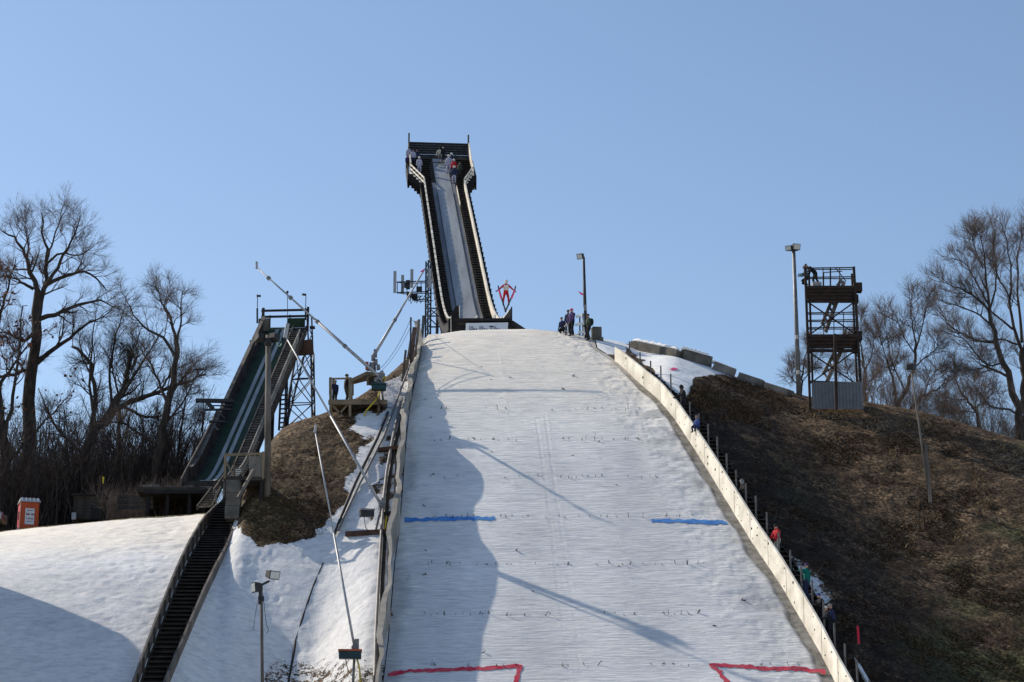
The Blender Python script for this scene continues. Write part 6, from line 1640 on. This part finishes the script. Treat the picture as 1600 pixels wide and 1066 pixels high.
brushwood('undergrowth', 'thin bare brush along the skyline of the right ridge', (1340, 1640), (146, 160), (1.2, 4.5), 260, 33, TWIG, (8, 6), (.012, .03))
# --- dry grass and leaf litter on the open slopes
def grass(name, label, pxr, pyr, n, seed, mt, ln, keep, wd=.012, lay=.6):
    rng = np.random.default_rng(seed)
    px = rng.uniform(*pxr, n); py = rng.uniform(*pyr, n)
    k = keep(px, py, rng); px, py = px[k], py[k]
    d = np.array([ray(a, b) for a, b in zip(px, py)]); Ys = np.linspace(96, 152, 450)
    xx = d[:, :1] / d[:, 1:2] * Ys; zz = CZ + d[:, 2:] / d[:, 1:2] * Ys
    below = zz < H(xx, np.broadcast_to(Ys, xx.shape)) + .02
    i = below.argmax(1); ok = below.any(1); Y = Ys[i][ok] + rng.uniform(-.1, .1, ok.sum()); x = (d[:, 0] / d[:, 1])[ok] * Y
    ok2 = (x > xR(Y) + .4) | (x < xL(Y) - .3); x, Y = x[ok2], Y[ok2]
    z = H(x, Y) - .05; n = len(x)
    L_ = rng.uniform(*ln, n); a = rng.uniform(0, 2 * PI, n)
    dirn = np.stack([np.cos(a) * lay + .1, np.sin(a) * lay - .35 * lay, rng.uniform(.35, 1.0, n)], 1); dirn /= np.linalg.norm(dirn, axis=1, keepdims=True)
    s = np.stack([-np.sin(a), np.cos(a), np.zeros(n)], 1) * wd * rng.uniform(.6, 1.4, n)[:, None]
    B = np.stack([x, Y, z], 1); m1 = B + dirn * (L_ * .55)[:, None]; dr = dirn + np.array([0, -.25, -.45]); dr /= np.linalg.norm(dr, axis=1, keepdims=True)
    tip = m1 + dr * (L_ * .5)[:, None]
    V = np.stack([B - s, B + s, m1 + s * .7, m1 - s * .7, tip], 1).reshape(-1, 3)
    b = np.arange(n)[:, None] * 5
    F = np.concatenate([b + np.array([[0, 1, 2]]), b + np.array([[0, 2, 3]]), b + np.array([[3, 2, 4]])])
    o = np_obj(name, V, F, mt, origin=(x[0], Y[0], z[0]), smooth=False); setp(o, label, 'grass', kind='stuff'); return o
def onright(px, py, rng):
    return (py > np.interp(px, [p[0] for p in RIDGE], [p[1] for p in RIDGE]) + 1) & ~inside(px, py, SNOWR) & ~(inside(px, py, SNOWP) & (rng.random(len(px)) < .75))
def clump(f, th): return lambda px, py, rng: onright(px, py, rng) & (fbm(px * f, py * f * 1.6, 3) > th)
def onlit(px, py, rng):
    p0 = np.interp(py, [580, 640, 720, 830, 1066], [1085, 1120, 1235, 1360, 1420]); return onright(px, py, rng) & (rng.random(len(px)) < sstep(-40, 60, px - p0 + 30 * fbm(px * .02, py * .02, 3)))
grass('dry_grass', 'matted brown dead grass covering the steep right hillside', (1040, 1600), (580, 1066), 70000, 41, STRAW, (.08, .24), onlit, .022, 1.0)
grass('leaf_litter', 'dark brown leaf litter scattered over the right hillside', (1040, 1600), (580, 1066), 60000, 42, LEAF_LITTER, (.06, .15), onright, .05, .9)
grass('pale_grass', 'clumps of taller pale straw grass on the upper right hillside', (1180, 1600), (610, 860), 36000, 43, STRAW_LT, (.14, .42), lambda px, py, rng: clump(.03, .30)(px, py, rng) & onlit(px - 60, py, rng), .018, .8)
def onbrush(px, py, rng): return (((px - 1150) / 75) ** 2 + ((py - 622) / 40) ** 2 < 1 + .3 * fbm(px * .05, py * .05, 3)) & onright(px, py, rng)
grass('dead_brush', 'dense clump of brown dead brush just below the concrete blocks', (1070, 1240), (575, 680), 9000, 44, mat('brown_brush', (.13, .085, .055), .95, .5, 2., (1, 1, 1), 0), (.18, .45), onbrush, .022, .8)
def onleft(px, py, rng):
    r = inside(px, py, BROWN); return r & (py > np.interp(px, [p[0] for p in RIDGE], [p[1] for p in RIDGE]) + 1) & (px > 374)
grass('dry_grass', 'short brown dead grass on the left knoll below the viewing platform', (370, 650), (500, 860), 30000, 45, mat('tawny_grass', (.24, .15, .08), .95, .5, 1.3, (1, 1, 1), 0), (.07, .2), onleft, .022, 1.0)
grass('leaf_litter', 'dark leaf litter on the left knoll', (370, 650), (500, 860), 9000, 46, LEAF_LITTER, (.06, .14), onleft, .05, .9)
